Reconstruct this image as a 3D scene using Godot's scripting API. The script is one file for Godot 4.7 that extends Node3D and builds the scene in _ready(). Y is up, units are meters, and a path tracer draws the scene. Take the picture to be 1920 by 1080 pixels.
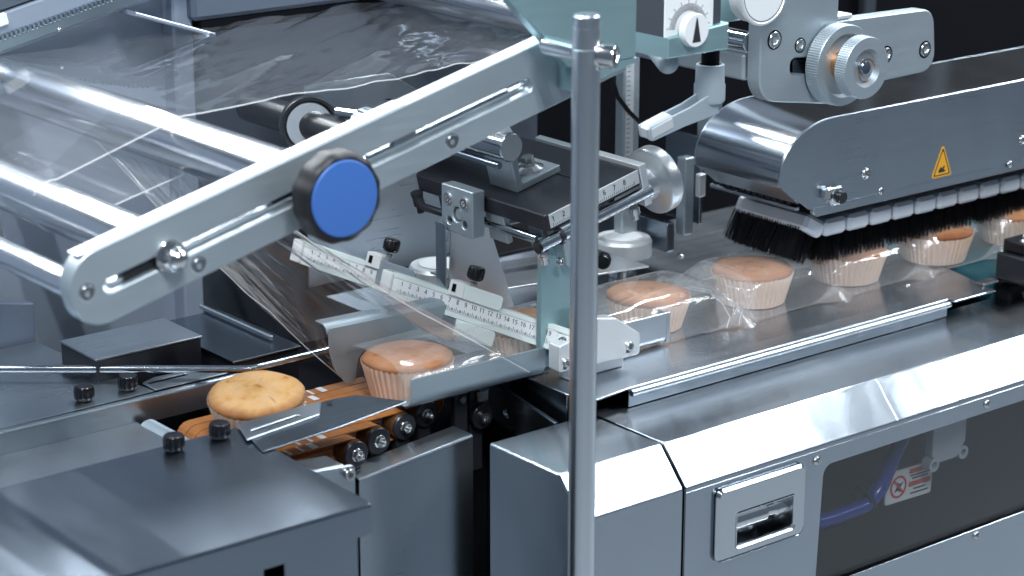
extends Node3D
# A flow-wrapping line: cupcakes come in on belts from the left, run through a forming channel under clear film,
# and leave in a film sleeve under a brush conveyor.  x runs along the line, y is up, z points at the viewer. Metres.

class Geo:
	var v := PackedVector3Array()   # triangles, counter-clockwise seen from outside
	var t := Transform3D.IDENTITY
	var cols := PackedColorArray()  # a colour for each corner, where a surface changes colour along itself
	func tri(a: Vector3, b: Vector3, c: Vector3) -> void:
		v.append(t * a); v.append(t * b); v.append(t * c)
	func quad(a: Vector3, b: Vector3, c: Vector3, d: Vector3) -> void:
		tri(a, b, c); tri(a, c, d)
	func tri_out(a: Vector3, b: Vector3, c: Vector3, o: Vector3) -> void:
		if (b - a).cross(c - a).dot(a + b + c - 3.0 * o) < 0.0: tri(a, c, b)
		else: tri(a, b, c)
	func quad_out(a: Vector3, b: Vector3, c: Vector3, d: Vector3, o: Vector3) -> void:
		tri_out(a, b, c, o); tri_out(a, c, d, o)
	func box(c: Vector3, s: Vector3, bev := 0.0008) -> Geo:
		var h := s / 2.0
		var b := minf(bev, minf(h.x, minf(h.y, h.z)) * 0.9)
		for k in 3:
			var i := (k + 1) % 3
			var j := (k + 2) % 3
			for sg: float in [-1.0, 1.0]:
				var q: Array[Vector3] = []
				for w: Array in [[-1, -1], [1, -1], [1, 1], [-1, 1]]:
					var p := Vector3.ZERO
					p[k] = sg * h[k]; p[i] = w[0] * (h[i] - b); p[j] = w[1] * (h[j] - b)
					q.append(c + p)
				quad_out(q[0], q[1], q[2], q[3], c)
			for w: Array in [[-1, -1], [1, -1], [1, 1], [-1, 1]]:   # the edge along k
				var e := Vector3.ZERO
				var f := Vector3.ZERO
				e[i] = w[0] * h[i]; e[j] = w[1] * (h[j] - b); e[k] = h[k] - b
				f[i] = w[0] * (h[i] - b); f[j] = w[1] * h[j]; f[k] = h[k] - b
				var e2 := e
				var f2 := f
				e2[k] = -e[k]; f2[k] = -f[k]
				quad_out(c + e, c + f, c + f2, c + e2, c)
		for sx: float in [-1.0, 1.0]:
			for sy: float in [-1.0, 1.0]:
				for sz: float in [-1.0, 1.0]:
					tri_out(c + Vector3(sx * h.x, sy * (h.y - b), sz * (h.z - b)), c + Vector3(sx * (h.x - b), sy * h.y, sz * (h.z - b)), c + Vector3(sx * (h.x - b), sy * (h.y - b), sz * h.z), c)
		return self
	static func area(p: PackedVector2Array) -> float:
		var a := 0.0
		for i in p.size(): a += p[i].cross(p[(i + 1) % p.size()])
		return a / 2.0
	static func inset(p: PackedVector2Array, d: float) -> PackedVector2Array:
		var o := PackedVector2Array()
		var n := p.size()
		for i in n:
			var e := (p[i] - p[(i + n - 1) % n]).normalized()
			var f := (p[(i + 1) % n] - p[i]).normalized()
			var m := (Vector2(-e.y, e.x) + Vector2(-f.y, f.x))
			m = m / maxf(0.35, m.length_squared()) * 2.0
			o.append(p[i] + m * d)
		return o
	static func crosses(a: Vector2, b: Vector2, ring: PackedVector2Array) -> bool:
		for i in ring.size():
			var c := ring[i]
			var d := ring[(i + 1) % ring.size()]
			if minf(minf(a.distance_squared_to(c), a.distance_squared_to(d)), minf(b.distance_squared_to(c), b.distance_squared_to(d))) < 1e-13: continue
			if (b - a).cross(c - a) * (b - a).cross(d - a) < 0.0 and (d - c).cross(a - c) * (d - c).cross(b - c) < 0.0: return true
		return false
	static func keyhole(outer: PackedVector2Array, holes: Array) -> PackedVector2Array:
		var poly := outer.duplicate()
		var rest := holes.duplicate()
		while not rest.is_empty():
			var best := INF
			var bi := 0
			var bj := 0
			var bh := 0
			for n in rest.size():
				var h: PackedVector2Array = rest[n]
				for i in poly.size():
					for j in h.size():
						var d := poly[i].distance_squared_to(h[j])
						if d >= best or crosses(poly[i], h[j], poly): continue
						var bad := false
						for m: PackedVector2Array in rest: bad = bad or crosses(poly[i], h[j], m)
						if bad: continue
						best = d; bi = i; bj = j; bh = n
			var h: PackedVector2Array = rest.pop_at(bh)
			var o := PackedVector2Array()
			for i in bi + 1: o.append(poly[i])
			for j in h.size() + 1: o.append(h[(bj + j) % h.size()])
			o.append(poly[bi])
			for i in range(bi + 1, poly.size()): o.append(poly[i])
			poly = o
		return poly
	static func ears(p: PackedVector2Array) -> PackedInt32Array:   # cuts a counter-clockwise outline, bridges to its holes included, into triangles
		var left: Array = range(p.size())
		var out := PackedInt32Array()
		var guard := 0
		while left.size() > 3 and guard < 4000:
			guard += 1
			var best := -1
			var fall := 0
			var most := -INF
			for k in left.size():
				var a := p[left[(k + left.size() - 1) % left.size()]]
				var b := p[left[k]]
				var c := p[left[(k + 1) % left.size()]]
				var cr := (b - a).cross(c - b)
				if cr > most:
					most = cr; fall = k
				if cr <= 1e-13: continue
				var clear := true
				for j: int in left:
					var q := p[j]
					if q.distance_squared_to(a) < 1e-13 or q.distance_squared_to(b) < 1e-13 or q.distance_squared_to(c) < 1e-13: continue
					if (b - a).cross(q - a) >= -1e-12 and (c - b).cross(q - b) >= -1e-12 and (a - c).cross(q - c) >= -1e-12:
						clear = false; break
				if clear:
					best = k; break
			if best < 0: best = fall
			out.append_array(PackedInt32Array([left[(best + left.size() - 1) % left.size()], left[best], left[(best + 1) % left.size()]]))
			left.remove_at(best)
		out.append_array(PackedInt32Array(left))
		return out
	func cap(outer: PackedVector2Array, holes: Array, z: float, up: bool) -> void:
		var p := keyhole(outer, holes)
		var ix := ears(p)
		for k in range(0, ix.size(), 3):
			var a := p[ix[k]]
			var b := p[ix[k + 1]]
			var c := p[ix[k + 2]]
			if absf((b - a).cross(c - a)) < 1e-14: continue
			if up: tri(Vector3(a.x, a.y, z), Vector3(b.x, b.y, z), Vector3(c.x, c.y, z))
			else: tri(Vector3(a.x, a.y, z), Vector3(c.x, c.y, z), Vector3(b.x, b.y, z))
	func prism(poly: PackedVector2Array, z0: float, z1: float, bev := 0.0008, holes: Array = []) -> Geo:
		# an outline in x, y given thickness from z0 to z1, its front and back edges chamfered
		var rings: Array = [poly if area(poly) > 0.0 else rev(poly)]
		for h: PackedVector2Array in holes: rings.append(h if area(h) < 0.0 else rev(h))
		var ins: Array = []
		for r: PackedVector2Array in rings:
			var s := inset(r, bev)
			ins.append(s)
			for i in r.size():
				var j := (i + 1) % r.size()
				var a0 := Vector3(r[i].x, r[i].y, z0 + bev)
				var b0 := Vector3(r[j].x, r[j].y, z0 + bev)
				var a1 := Vector3(r[i].x, r[i].y, z1 - bev)
				var b1 := Vector3(r[j].x, r[j].y, z1 - bev)
				quad(a0, b0, b1, a1)
				quad(a1, b1, Vector3(s[j].x, s[j].y, z1), Vector3(s[i].x, s[i].y, z1))
				quad(Vector3(s[i].x, s[i].y, z0), Vector3(s[j].x, s[j].y, z0), b0, a0)
		cap(ins[0], ins.slice(1), z1, true)
		cap(ins[0], ins.slice(1), z0, false)
		return self
	static func rev(p: PackedVector2Array) -> PackedVector2Array:
		var o := p.duplicate()
		o.reverse()
		return o
	func lathe(prof: Array, n := 32, ribs := 0, amp := 0.0) -> Geo:
		# profile of (radius, height) turned about local z, from the bottom centre outwards, up and in again
		for i in prof.size() - 1:
			for j in n:
				var a0 := TAU * j / n
				var a1 := TAU * (j + 1) / n
				var p0: Vector2 = prof[i]
				var p1: Vector2 = prof[i + 1]
				var k0 := 1.0 + amp * cos(ribs * a0)
				var k1 := 1.0 + amp * cos(ribs * a1)
				var a := Vector3(p0.x * k0 * cos(a0), p0.x * k0 * sin(a0), p0.y)
				var b := Vector3(p0.x * k1 * cos(a1), p0.x * k1 * sin(a1), p0.y)
				var c := Vector3(p1.x * k1 * cos(a1), p1.x * k1 * sin(a1), p1.y)
				var d := Vector3(p1.x * k0 * cos(a0), p1.x * k0 * sin(a0), p1.y)
				if p0.x < 1e-7: tri(a, c, d)
				elif p1.x < 1e-7: tri(a, b, c)
				else: quad(a, b, c, d)
		return self
	func cyl(r: float, h0: float, h1: float, n := 32, bev := 0.0006) -> Geo:
		return lathe([Vector2(0, h0), Vector2(r - bev, h0), Vector2(r, h0 + bev), Vector2(r, h1 - bev), Vector2(r - bev, h1), Vector2(0, h1)], n)
	func tube(pts: Array, r: float, n := 10) -> Geo:
		var x := Vector3.UP.cross(pts[1] - pts[0])
		if x.length() < 1e-6: x = Vector3.RIGHT
		x = x.normalized()
		var rings: Array = []
		for i in pts.size():
			var d: Vector3 = (pts[mini(i + 1, pts.size() - 1)] - pts[maxi(i - 1, 0)]).normalized()
			x = (x - d * x.dot(d)).normalized()
			var y := d.cross(x)
			var ring: Array[Vector3] = []
			for j in n: ring.append(pts[i] + (x * cos(TAU * j / n) + y * sin(TAU * j / n)) * r)
			rings.append(ring)
		for i in pts.size() - 1:
			for j in n:
				var k := (j + 1) % n
				quad(rings[i][j], rings[i][k], rings[i + 1][k], rings[i + 1][j])
		for j in range(1, n - 1):
			tri(rings[0][0], rings[0][j + 1], rings[0][j])
			tri(rings[-1][0], rings[-1][j], rings[-1][j + 1])
		return self
	func sheet(rows: Array) -> Geo:
		for i in rows.size() - 1:
			for j in rows[i].size() - 1:
				quad(rows[i][j], rows[i][j + 1], rows[i + 1][j + 1], rows[i + 1][j])
		return self
	func mesh(angle: float, off: Vector3) -> ArrayMesh:
		var lim := cos(deg_to_rad(angle))
		var n := v.size()
		var ids := PackedInt32Array()
		ids.resize(n)
		var at := {}
		var lists: Array = []
		var fn := PackedVector3Array()
		for i in range(0, n, 3):
			fn.append((v[i + 1] - v[i]).cross(v[i + 2] - v[i]))
		for i in n:
			var key := Vector3i((v[i] * 2e5).round())
			var id: int = at.get(key, -1)
			if id < 0:
				id = lists.size(); at[key] = id; lists.append(PackedInt32Array())
			ids[i] = id
			lists[id].append(i / 3)
		var nn := PackedVector3Array()
		var uv := PackedVector2Array()
		var vv := PackedVector3Array()
		nn.resize(n); uv.resize(n); vv.resize(n)
		var un := PackedVector3Array()
		for f in fn: un.append(f.normalized())
		for i in n:
			var m := un[i / 3]
			var s := Vector3.ZERO
			for f in lists[ids[i]]:
				if un[f].dot(m) > lim: s += fn[f]
			s = s.normalized() if s.length_squared() > 1e-24 else m
			if s.length_squared() < 0.5: s = Vector3.UP
			var o := i if i % 3 == 0 else (i + 1 if i % 3 == 1 else i - 1)   # Godot's front faces run clockwise
			nn[o] = s
			vv[o] = v[i] - off
			var q := v[i]
			uv[o] = Vector2(q.x, q.z) if absf(m.y) > maxf(absf(m.x), absf(m.z)) else (Vector2(q.x, q.y) if absf(m.z) > absf(m.x) else Vector2(q.z, q.y))
		var arr := []
		arr.resize(Mesh.ARRAY_MAX)
		arr[Mesh.ARRAY_VERTEX] = vv
		arr[Mesh.ARRAY_NORMAL] = nn
		arr[Mesh.ARRAY_TEX_UV] = uv
		if cols.size() == n:
			var cs := cols.duplicate()
			for i in range(0, n, 3):
				cs[i + 2] = cols[i + 1]; cs[i + 1] = cols[i + 2]
			arr[Mesh.ARRAY_COLOR] = cs
		var am := ArrayMesh.new()
		am.add_surface_from_arrays(Mesh.PRIMITIVE_TRIANGLES, arr)
		return am

var M := {}
var off := {}
var used := {}

func numbered(n: String) -> String:
	used[n] = used.get(n, -1) + 1
	return n if used[n] == 0 else "%s_%03d" % [n, used[n]]

func tag(o: Node, label: String, category: String, group := "") -> void:
	o.set_meta("label", label); o.set_meta("category", category)
	if group: o.set_meta("group", group)

func thing(called: String, label: String, category: String, at := Vector3.ZERO, group := "") -> Node3D:
	var o := Node3D.new()
	o.name = numbered(called)
	add_child(o, true)
	o.position = at
	off[o] = at
	tag(o, label, category, group)
	return o

func local(called: String, label: String, category: String, tr: Transform3D, group := "") -> Node3D:   # a thing built in its own axes
	var o := thing(called, label, category, tr.origin, group)
	o.transform = tr
	off[o] = Vector3.ZERO
	return o

func part(called: String, g: Geo, m: Material, parent: Node = null, angle := 32.0) -> MeshInstance3D:
	var o := MeshInstance3D.new()
	var org: Vector3 = off.get(parent, Vector3.ZERO) if parent else Vector3.ZERO
	o.mesh = g.mesh(angle, org)
	o.material_override = m
	if parent:
		o.name = called
		parent.add_child(o, true)
	else:
		o.name = numbered(called)
		add_child(o, true)
	off[o] = org
	return o

func structure(called: String, g: Geo, m: Material) -> MeshInstance3D:
	var o := part(called, g, m)
	o.set_meta("kind", "structure")
	return o

func dup(root: Node3D, tr: Transform3D, label := "", group := "") -> Node3D:
	var r: Node3D = root.duplicate()
	r.name = numbered(str(root.name).get_slice("_0", 0))
	add_child(r, true)
	r.transform = tr
	if label: r.set_meta("label", label)
	if group: r.set_meta("group", group)
	return r

func ax(at: Vector3, d: Vector3) -> Transform3D:
	d = d.normalized()
	var x := (Vector3.UP if absf(d.y) < 0.9 else Vector3.RIGHT).cross(d).normalized()
	return Transform3D(Basis(x, d.cross(x), d), at)

func V(x: float, y: float, z := 0.0) -> Vector3: return Vector3(x, y, z)

func pts(a: Array) -> PackedVector2Array:
	var o := PackedVector2Array()
	for k in range(0, a.size(), 2): o.append(Vector2(a[k], a[k + 1]))
	return o

func circle(c: Vector2, r: float, n := 24) -> PackedVector2Array:
	var o := PackedVector2Array()
	for i in n: o.append(c + Vector2.from_angle(TAU * i / n) * r)
	return o

func rrect(x0: float, y0: float, x1: float, y1: float, r: float, n := 6) -> PackedVector2Array:
	var o := PackedVector2Array()
	var cs := [Vector2(x1 - r, y1 - r), Vector2(x0 + r, y1 - r), Vector2(x0 + r, y0 + r), Vector2(x1 - r, y0 + r)]
	for k in 4:
		for i in n + 1: o.append(cs[k] + Vector2.from_angle(PI / 2 * (k + float(i) / n)) * r)
	return o

func rounded(p: PackedVector2Array, rs: Array, n := 6) -> PackedVector2Array:   # an outline with its corners rounded, a radius for each
	var o := PackedVector2Array()
	for i in p.size():
		var r: float = rs[i]
		if r <= 0.0:
			o.append(p[i]); continue
		var a := (p[(i + p.size() - 1) % p.size()] - p[i]).normalized()
		var b := (p[(i + 1) % p.size()] - p[i]).normalized()
		var half := acos(clampf(a.dot(b), -1, 1)) / 2.0
		var d := r / tan(half)
		var c := p[i] + (a + b).normalized() * (r / sin(half))
		var s := (p[i] + a * d - c).angle()
		var e := (p[i] + b * d - c).angle()
		for k in n + 1: o.append(c + Vector2.from_angle(s + angle_difference(s, e) * k / n) * r)
	return o

func lin(r: float, g: float, b: float, a := 1.0) -> Color:
	var c := Color(r, g, b).linear_to_srgb()
	c.a = a
	return c

func mat(called: String, c: Color, rough: float, metal := 0.0) -> StandardMaterial3D:
	var m := StandardMaterial3D.new()
	m.resource_name = called
	m.albedo_color = c
	m.roughness = rough
	m.metallic = metal
	M[called] = m
	return m

func noise_image(w: int, h: int, freq: float, sd: int, octaves := 4) -> Image:
	var n := FastNoiseLite.new()
	n.seed = sd
	n.frequency = freq
	n.fractal_octaves = octaves
	var im := n.get_seamless_image(w, h)
	im.convert(Image.FORMAT_L8)
	return im

func brushed_texture(lo: float, hi: float, streak: float, sd: int) -> ImageTexture:
	# grain: long fine streaks along u, with broad cloudy smears of handling over them
	var w := 1024
	var h := 512
	var fine := noise_image(8, h, 0.45, sd, 2)
	fine.resize(w, h, Image.INTERPOLATE_CUBIC)
	var smear := noise_image(256, 128, 0.022, sd + 7, 4)
	smear.resize(w, h, Image.INTERPOLATE_CUBIC)
	var a := fine.get_data()
	var b := smear.get_data()
	for i in a.size():
		var s := clampf((b[i] / 255.0 - 0.3) * 2.2, 0.0, 1.0)
		a[i] = int(255.0 * clampf(lo + (hi - lo) * (streak * a[i] / 255.0 + (1.0 - streak) * s), 0.0, 1.0))
	return ImageTexture.create_from_image(Image.create_from_data(w, h, false, Image.FORMAT_L8, a))

func sheet_relief(sd: int) -> ImageTexture:
	# rolled sheet is never quite flat: broad shallow waves, and the fine lines of the brushing
	var w := 1024
	var h := 512
	var fine := noise_image(6, h, 0.5, sd, 2)
	fine.resize(w, h, Image.INTERPOLATE_CUBIC)
	var broad := noise_image(128, 64, 0.035, sd + 3, 3)
	broad.resize(w, h, Image.INTERPOLATE_CUBIC)
	var a := fine.get_data()
	var b := broad.get_data()
	for i in a.size(): a[i] = int(clampf(0.93 * b[i] + 0.07 * a[i], 0.0, 255.0))
	return ImageTexture.create_from_image(Image.create_from_data(w, h, false, Image.FORMAT_L8, a))

func brushed(called: String, c: Color, rough: float, tex: Texture2D, aniso := 0.0, metal := 1.0, scale := 2.0) -> StandardMaterial3D:
	var m := mat(called, c, rough, metal)
	m.roughness_texture = tex
	m.uv1_triplanar = true
	m.uv1_world_triplanar = true
	m.uv1_scale = Vector3.ONE * scale
	if aniso != 0.0:
		m.anisotropy_enabled = true
		m.anisotropy = aniso
	return m

func socket_screw(parent: Node, at: Vector3, d: Vector3, r: float, h: float, m: Material = null, called := "socket_screw") -> MeshInstance3D:
	var g := Geo.new()
	g.t = ax(at, d)
	g.lathe([Vector2(0, 0), Vector2(r, 0), Vector2(r, h * 0.8), Vector2(r * 0.9, h), Vector2(r * 0.56, h)], 24)
	g.lathe([Vector2(r * 0.56, h), Vector2(r * 0.5, h * 0.9), Vector2(r * 0.5, h * 0.25), Vector2(0, h * 0.25)], 6)
	return part(called, g, m if m else M.bolt, parent)

func dome_nut(parent: Node, at: Vector3, d: Vector3, r: float, h: float, called := "dome_nut") -> MeshInstance3D:
	var g := Geo.new()
	g.t = ax(at, d)
	g.cyl(r * 1.25, 0, h * 0.15, 28, 0.0004)
	g.lathe([Vector2(r * 1.0, h * 0.15), Vector2(r * 1.0, h * 0.5), Vector2(r * 0.86, h * 0.58)], 6)
	var dome: Array = [Vector2(r * 0.87, h * 0.56)]
	for i in 7: dome.append(Vector2(r * 0.84 * cos(PI / 2 * i / 6), h * 0.58 + h * 0.42 * sin(PI / 2 * i / 6)))
	g.lathe(dome, 24)
	return part(called, g, M.chrome, parent)

func pan_screw(parent: Node, at: Vector3, d: Vector3, r: float, called := "screw") -> MeshInstance3D:
	var g := Geo.new()
	g.t = ax(at, d)
	var p: Array = [Vector2(0, 0), Vector2(r, 0)]
	for i in range(1, 6): p.append(Vector2(r * cos(PI / 2 * i / 6), r * 0.6 * sin(PI / 2 * i / 6)))
	p.append(Vector2(r * 0.2, r * 0.56)); p.append(Vector2(r * 0.16, r * 0.3)); p.append(Vector2(0, r * 0.3))
	return part(called, g.lathe(p, 18), M.bolt, parent)

func thumb_knob(parent: Node, at: Vector3, d: Vector3, r: float, h: float, called := "thumb_knob") -> MeshInstance3D:
	var g := Geo.new()
	g.t = ax(at, d)
	g.lathe([Vector2(0, 0), Vector2(r * 0.7, 0), Vector2(r * 0.95, h * 0.15), Vector2(r, h * 0.35), Vector2(r, h * 0.75), Vector2(r * 0.92, h * 0.93), Vector2(r * 0.8, h), Vector2(0, h * 0.97)], 72, 18, 0.03)
	return part(called, g, M.black_plastic, parent, 40.0)

func text(parent: Node, s: String, tr: Transform3D, height: float, m: Material, called := "numeral") -> MeshInstance3D:
	var f := SystemFont.new()
	f.font_names = PackedStringArray(["Droid Sans"])
	var t := TextMesh.new()
	t.text = s
	t.font = f
	t.font_size = 32
	t.pixel_size = height / 23.0
	t.depth = 0.0002
	t.curve_step = 1.0
	var o := MeshInstance3D.new()
	o.name = called
	o.mesh = t
	o.material_override = m
	o.transform = tr
	parent.add_child(o, true)
	return o

func _ready() -> void:
	camera_and_light()
	materials()
	setting()
	infeed()
	belts()
	cupcakes()
	forming_channel()
	film()
	outfeed_table()
	covers()
	arm_and_rollers()
	post_and_bracket()
	adjusting_table()
	rulers()
	dials()
	brush_hood()
	behind()

func camera_and_light() -> void:
	var cam := Camera3D.new()
	cam.name = "camera"
	cam.position = Vector3(-0.87364, 0.63126, 1.40202)
	cam.rotation_degrees = Vector3(-16.9, -38.7, 0)
	cam.near = 0.05
	cam.far = 60.0
	cam.fov = 14.503
	var lens := CameraAttributesPhysical.new()
	lens.frustum_focal_length = 94.31
	lens.frustum_focus_distance = 1.88
	lens.frustum_near = 0.05
	lens.frustum_far = 60.0
	lens.exposure_aperture = 9.0
	cam.attributes = lens
	add_child(cam, true)
	cam.make_current()
	var we := WorldEnvironment.new()
	we.name = "environment"
	var e := Environment.new()
	e.background_mode = Environment.BG_COLOR
	e.background_color = lin(0.092, 0.120, 0.158)
	e.tonemap_mode = Environment.TONE_MAPPER_LINEAR
	e.tonemap_exposure = 1.12
	e.sdfgi_enabled = true
	e.ssao_enabled = true
	e.ssil_enabled = true
	we.environment = e
	add_child(we, true)
	# ceiling lamps of the hall: two tubes each
	var white := StandardMaterial3D.new()
	white.albedo_color = lin(0.8, 0.8, 0.8)
	white.roughness = 0.5
	var glow := StandardMaterial3D.new()
	glow.albedo_color = Color.WHITE
	glow.emission_enabled = true
	glow.emission = Color(0.93, 0.97, 1.0)
	glow.emission_energy_multiplier = 2.0
	var spots := [[1.93, 1.3, 0, 0.34], [2.27, 1.3, 0, 0.34], [3.1, 0.9, 0, 0.9], [1.75, -0.25, 1, 1.3], [-0.55, 1.6, 0, 1.8], [-1.3, 0.0, 1, 0.8], [-0.9, -2.1, 0, 1.1], [-0.15, -2.2, 0, 1.1], [0.6, -2.1, 0, 1.1], [1.3, -2.2, 0, 1.1], [2.1, -2.0, 0, 1.1], [3.4, -1.6, 0, 1.0], [1.6, -4.2, 0, 1.0], [3.6, -4.6, 0, 1.0]]
	for k in spots.size():
		var at := Vector3(spots[k][0], 1.95, spots[k][1])
		var o := thing("ceiling_lamp", "twin tube ceiling lamp, %s of the hall's lamps above the machine" % ["first", "second", "third", "fourth", "fifth", "sixth", "seventh", "eighth", "ninth", "tenth", "eleventh", "twelfth", "thirteenth", "fourteenth", "fifteenth", "sixteenth"][k], "lamp", at, "ceiling lamps of the hall")
		var turn := Basis(Vector3.UP, PI / 2 * spots[k][2])
		var g := Geo.new()
		g.t = Transform3D(turn, at)
		part("housing", g.box(Vector3(0, 0.06, 0), Vector3(0.34, 0.06, 1.26), 0.01), white, o)
		for s: float in [-0.085, 0.085]:
			g = Geo.new()
			g.t = Transform3D(turn, at) * Transform3D(Basis.IDENTITY, Vector3(s, 0, -0.6))
			part("tube", g.cyl(0.016, 0, 1.2, 16, 0.002), glow, o)
			var l := AreaLight3D.new()
			l.name = "tube_light"
			l.area_size = Vector2(0.034, 1.2)
			l.area_normalize_energy = true
			l.light_energy = LAMP * spots[k][3]
			l.light_color = Color(0.95, 0.98, 1.0)
			l.shadow_enabled = true
			l.transform = Transform3D(turn, Vector3.ZERO) * Transform3D(Basis(Vector3.RIGHT, -PI / 2), Vector3(s, -0.02, 0))
			o.add_child(l, true)

const LAMP := 2.15

func materials() -> void:
	var grain := brushed_texture(0.82, 1.0, 0.75, 3)
	var fine := brushed_texture(0.7, 1.0, 0.75, 11)
	brushed("sheet_steel", lin(0.46, 0.51, 0.56), 0.32, grain, -0.8)
	brushed("dark_steel", lin(0.25, 0.29, 0.34), 0.26, grain, -0.7)
	brushed("bright_steel", lin(0.66, 0.69, 0.72), 0.34, grain, -0.5)
	brushed("polished", lin(0.60, 0.63, 0.66), 0.16, fine, 0.0, 1.0, 3.0)
	brushed("roller_steel", lin(0.66, 0.68, 0.71), 0.22, fine, 0.0, 1.0, 3.0)
	brushed("aluminium", lin(0.45, 0.51, 0.55), 0.55, fine, 0.0, 0.75)
	brushed("teal_sheen_aluminium", lin(0.34, 0.50, 0.53), 0.5, fine, 0.0, 0.75)  # teal mirrored from the surroundings is put into this colour
	brushed("white_aluminium", lin(0.78, 0.80, 0.81), 0.5, fine, 0.0, 0.55)
	brushed("black_metal", lin(0.018, 0.019, 0.024), 0.38, fine, 0.0, 0.0)
	var relief := sheet_relief(17)
	for called: String in ["sheet_steel", "dark_steel", "bright_steel"]:
		M[called].heightmap_enabled = true
		M[called].heightmap_texture = relief
		M[called].heightmap_scale = 0.06
	mat("bolt", lin(0.58, 0.58, 0.58), 0.25, 1.0)
	mat("chrome", lin(0.75, 0.75, 0.75), 0.12, 1.0)
	mat("black_plastic", lin(0.006, 0.006, 0.008), 0.24)
	mat("black_rubber", lin(0.008, 0.008, 0.010), 0.5)
	mat("dark_gap", lin(0.006, 0.0065, 0.009), 0.8).metallic_specular = 0.2  # near-black put in for the shade inside gaps, slots and frames
	mat("blue_plastic", lin(0.045, 0.140, 0.44), 0.5)
	mat("nylon", lin(0.80, 0.82, 0.86), 0.5)
	mat("bristle", lin(0.006, 0.006, 0.008), 0.35)
	mat("print_black", lin(0.02, 0.02, 0.025), 0.6)
	mat("print_red", lin(0.55, 0.05, 0.04), 0.5)
	mat("print_white", lin(0.78, 0.79, 0.80), 0.45)
	mat("print_yellow", lin(0.75, 0.36, 0.02), 0.45)
	mat("copper", lin(0.75, 0.36, 0.18), 0.35, 1.0)
	mat("hose", lin(0.012, 0.028, 0.20), 0.2)
	mat("teal_belt", lin(0.012, 0.075, 0.095), 0.5)
	mat("floor_paint", lin(0.24, 0.26, 0.28), 0.5)
	mat("panel_paint", lin(0.10, 0.125, 0.17), 0.5)
	mat("lever_grey", lin(0.40, 0.46, 0.51), 0.42, 0.35)
	brushed("cover_steel", lin(0.44, 0.485, 0.535), 0.23, grain, -0.93)
	brushed("table_steel", lin(0.44, 0.48, 0.53), 0.28, fine, -0.8)
	mat("post_steel", lin(0.70, 0.74, 0.78), 0.28, 1.0)
	brushed("hood_steel", lin(0.68, 0.71, 0.75), 0.22, fine, 0.0, 1.0, 2.0)
	brushed("panel_steel", lin(0.46, 0.51, 0.57), 0.36, fine, 0.0, 1.0, 2.0)
	brushed("panel_steel_blue", lin(0.30, 0.35, 0.43), 0.42, fine, 0.0, 0.3, 1.0)
	brushed("panel_steel_dark", lin(0.20, 0.23, 0.28), 0.42, fine, 0.0, 0.8, 1.0)
	brushed("chrome_soft", lin(0.72, 0.74, 0.76), 0.38, fine, 0.0, 0.85, 3.0)
	brushed("matte_steel", lin(0.40, 0.47, 0.52), 0.6, fine, 0.0, 0.7)
	for called: String in ["cover_steel", "table_steel", "panel_steel"]:
		M[called].heightmap_enabled = true
		M[called].heightmap_texture = relief
		M[called].heightmap_scale = 0.07 if called == "cover_steel" else 0.03
	mat("bolt_dark", lin(0.30, 0.32, 0.34), 0.35, 1.0)
	mat("belt_brown", lin(0.10, 0.045, 0.018), 0.4)
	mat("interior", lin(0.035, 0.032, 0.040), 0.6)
	mat("box_dark", lin(0.045, 0.052, 0.065), 0.45)
	mat("print_grey", lin(0.10, 0.11, 0.13), 0.6)
	mat("ruler_white", lin(0.74, 0.82, 0.79), 0.45, 0.1)
	mat("white_plastic", lin(0.80, 0.80, 0.79), 0.4)
	mat("lever_tip", lin(0.55, 0.58, 0.60), 0.4, 0.2)
	# baked crust
	var crust := mat("crust", Color.WHITE, 0.75)
	var cn := NoiseTexture2D.new()
	cn.width = 512; cn.height = 512
	cn.seamless = true
	var fn := FastNoiseLite.new()
	fn.seed = 5; fn.frequency = 0.008; fn.fractal_octaves = 6; fn.fractal_gain = 0.55
	cn.noise = fn
	var ramp := Gradient.new()
	ramp.offsets = PackedFloat32Array([0.0, 0.10, 0.2, 0.42, 0.7, 1.0])
	ramp.colors = PackedColorArray([lin(0.16, 0.05, 0.012), lin(0.40, 0.17, 0.04), lin(0.66, 0.33, 0.10), lin(0.72, 0.40, 0.15), lin(0.74, 0.44, 0.20), lin(0.76, 0.48, 0.24)])
	cn.color_ramp = ramp
	crust.vertex_color_use_as_albedo = true
	crust.albedo_texture = cn
	crust.uv1_triplanar = true
	crust.uv1_scale = Vector3.ONE * 12.0
	crust.heightmap_enabled = true
	var hn := NoiseTexture2D.new()
	hn.width = 512; hn.height = 512; hn.seamless = true
	var fh := FastNoiseLite.new()
	fh.seed = 8; fh.frequency = 0.06; fh.fractal_octaves = 4
	hn.noise = fh
	crust.heightmap_texture = hn
	crust.heightmap_scale = 0.035
	crust.subsurf_scatter_enabled = true
	crust.subsurf_scatter_strength = 0.1
	var brown: StandardMaterial3D = crust.duplicate()
	brown.albedo_color = Color(0.87, 0.80, 0.86)
	M.crust_brown = brown
	var cup := mat("paper", lin(0.74, 0.53, 0.41), 0.7)
	cup.backlight_enabled = true
	cup.backlight = Color(0.35, 0.25, 0.2)
	# woven belt
	var belt := mat("belt", Color.WHITE, 0.36)
	var bi := Image.create_empty(256, 256, false, Image.FORMAT_RGB8)
	var rng := RandomNumberGenerator.new()
	rng.seed = 4
	for x in 256:
		var k := rng.randf_range(0.72, 1.12)
		for y in 256:
			var q := k * (0.90 + 0.1 * sin(y * TAU / 8.0)) * rng.randf_range(0.92, 1.06)
			bi.set_pixel(x, y, lin(0.52 * q, 0.19 * q, 0.045 * q))
	belt.albedo_texture = ImageTexture.create_from_image(bi)
	belt.uv1_triplanar = true
	belt.uv1_scale = Vector3(9, 9, 9)
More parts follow.
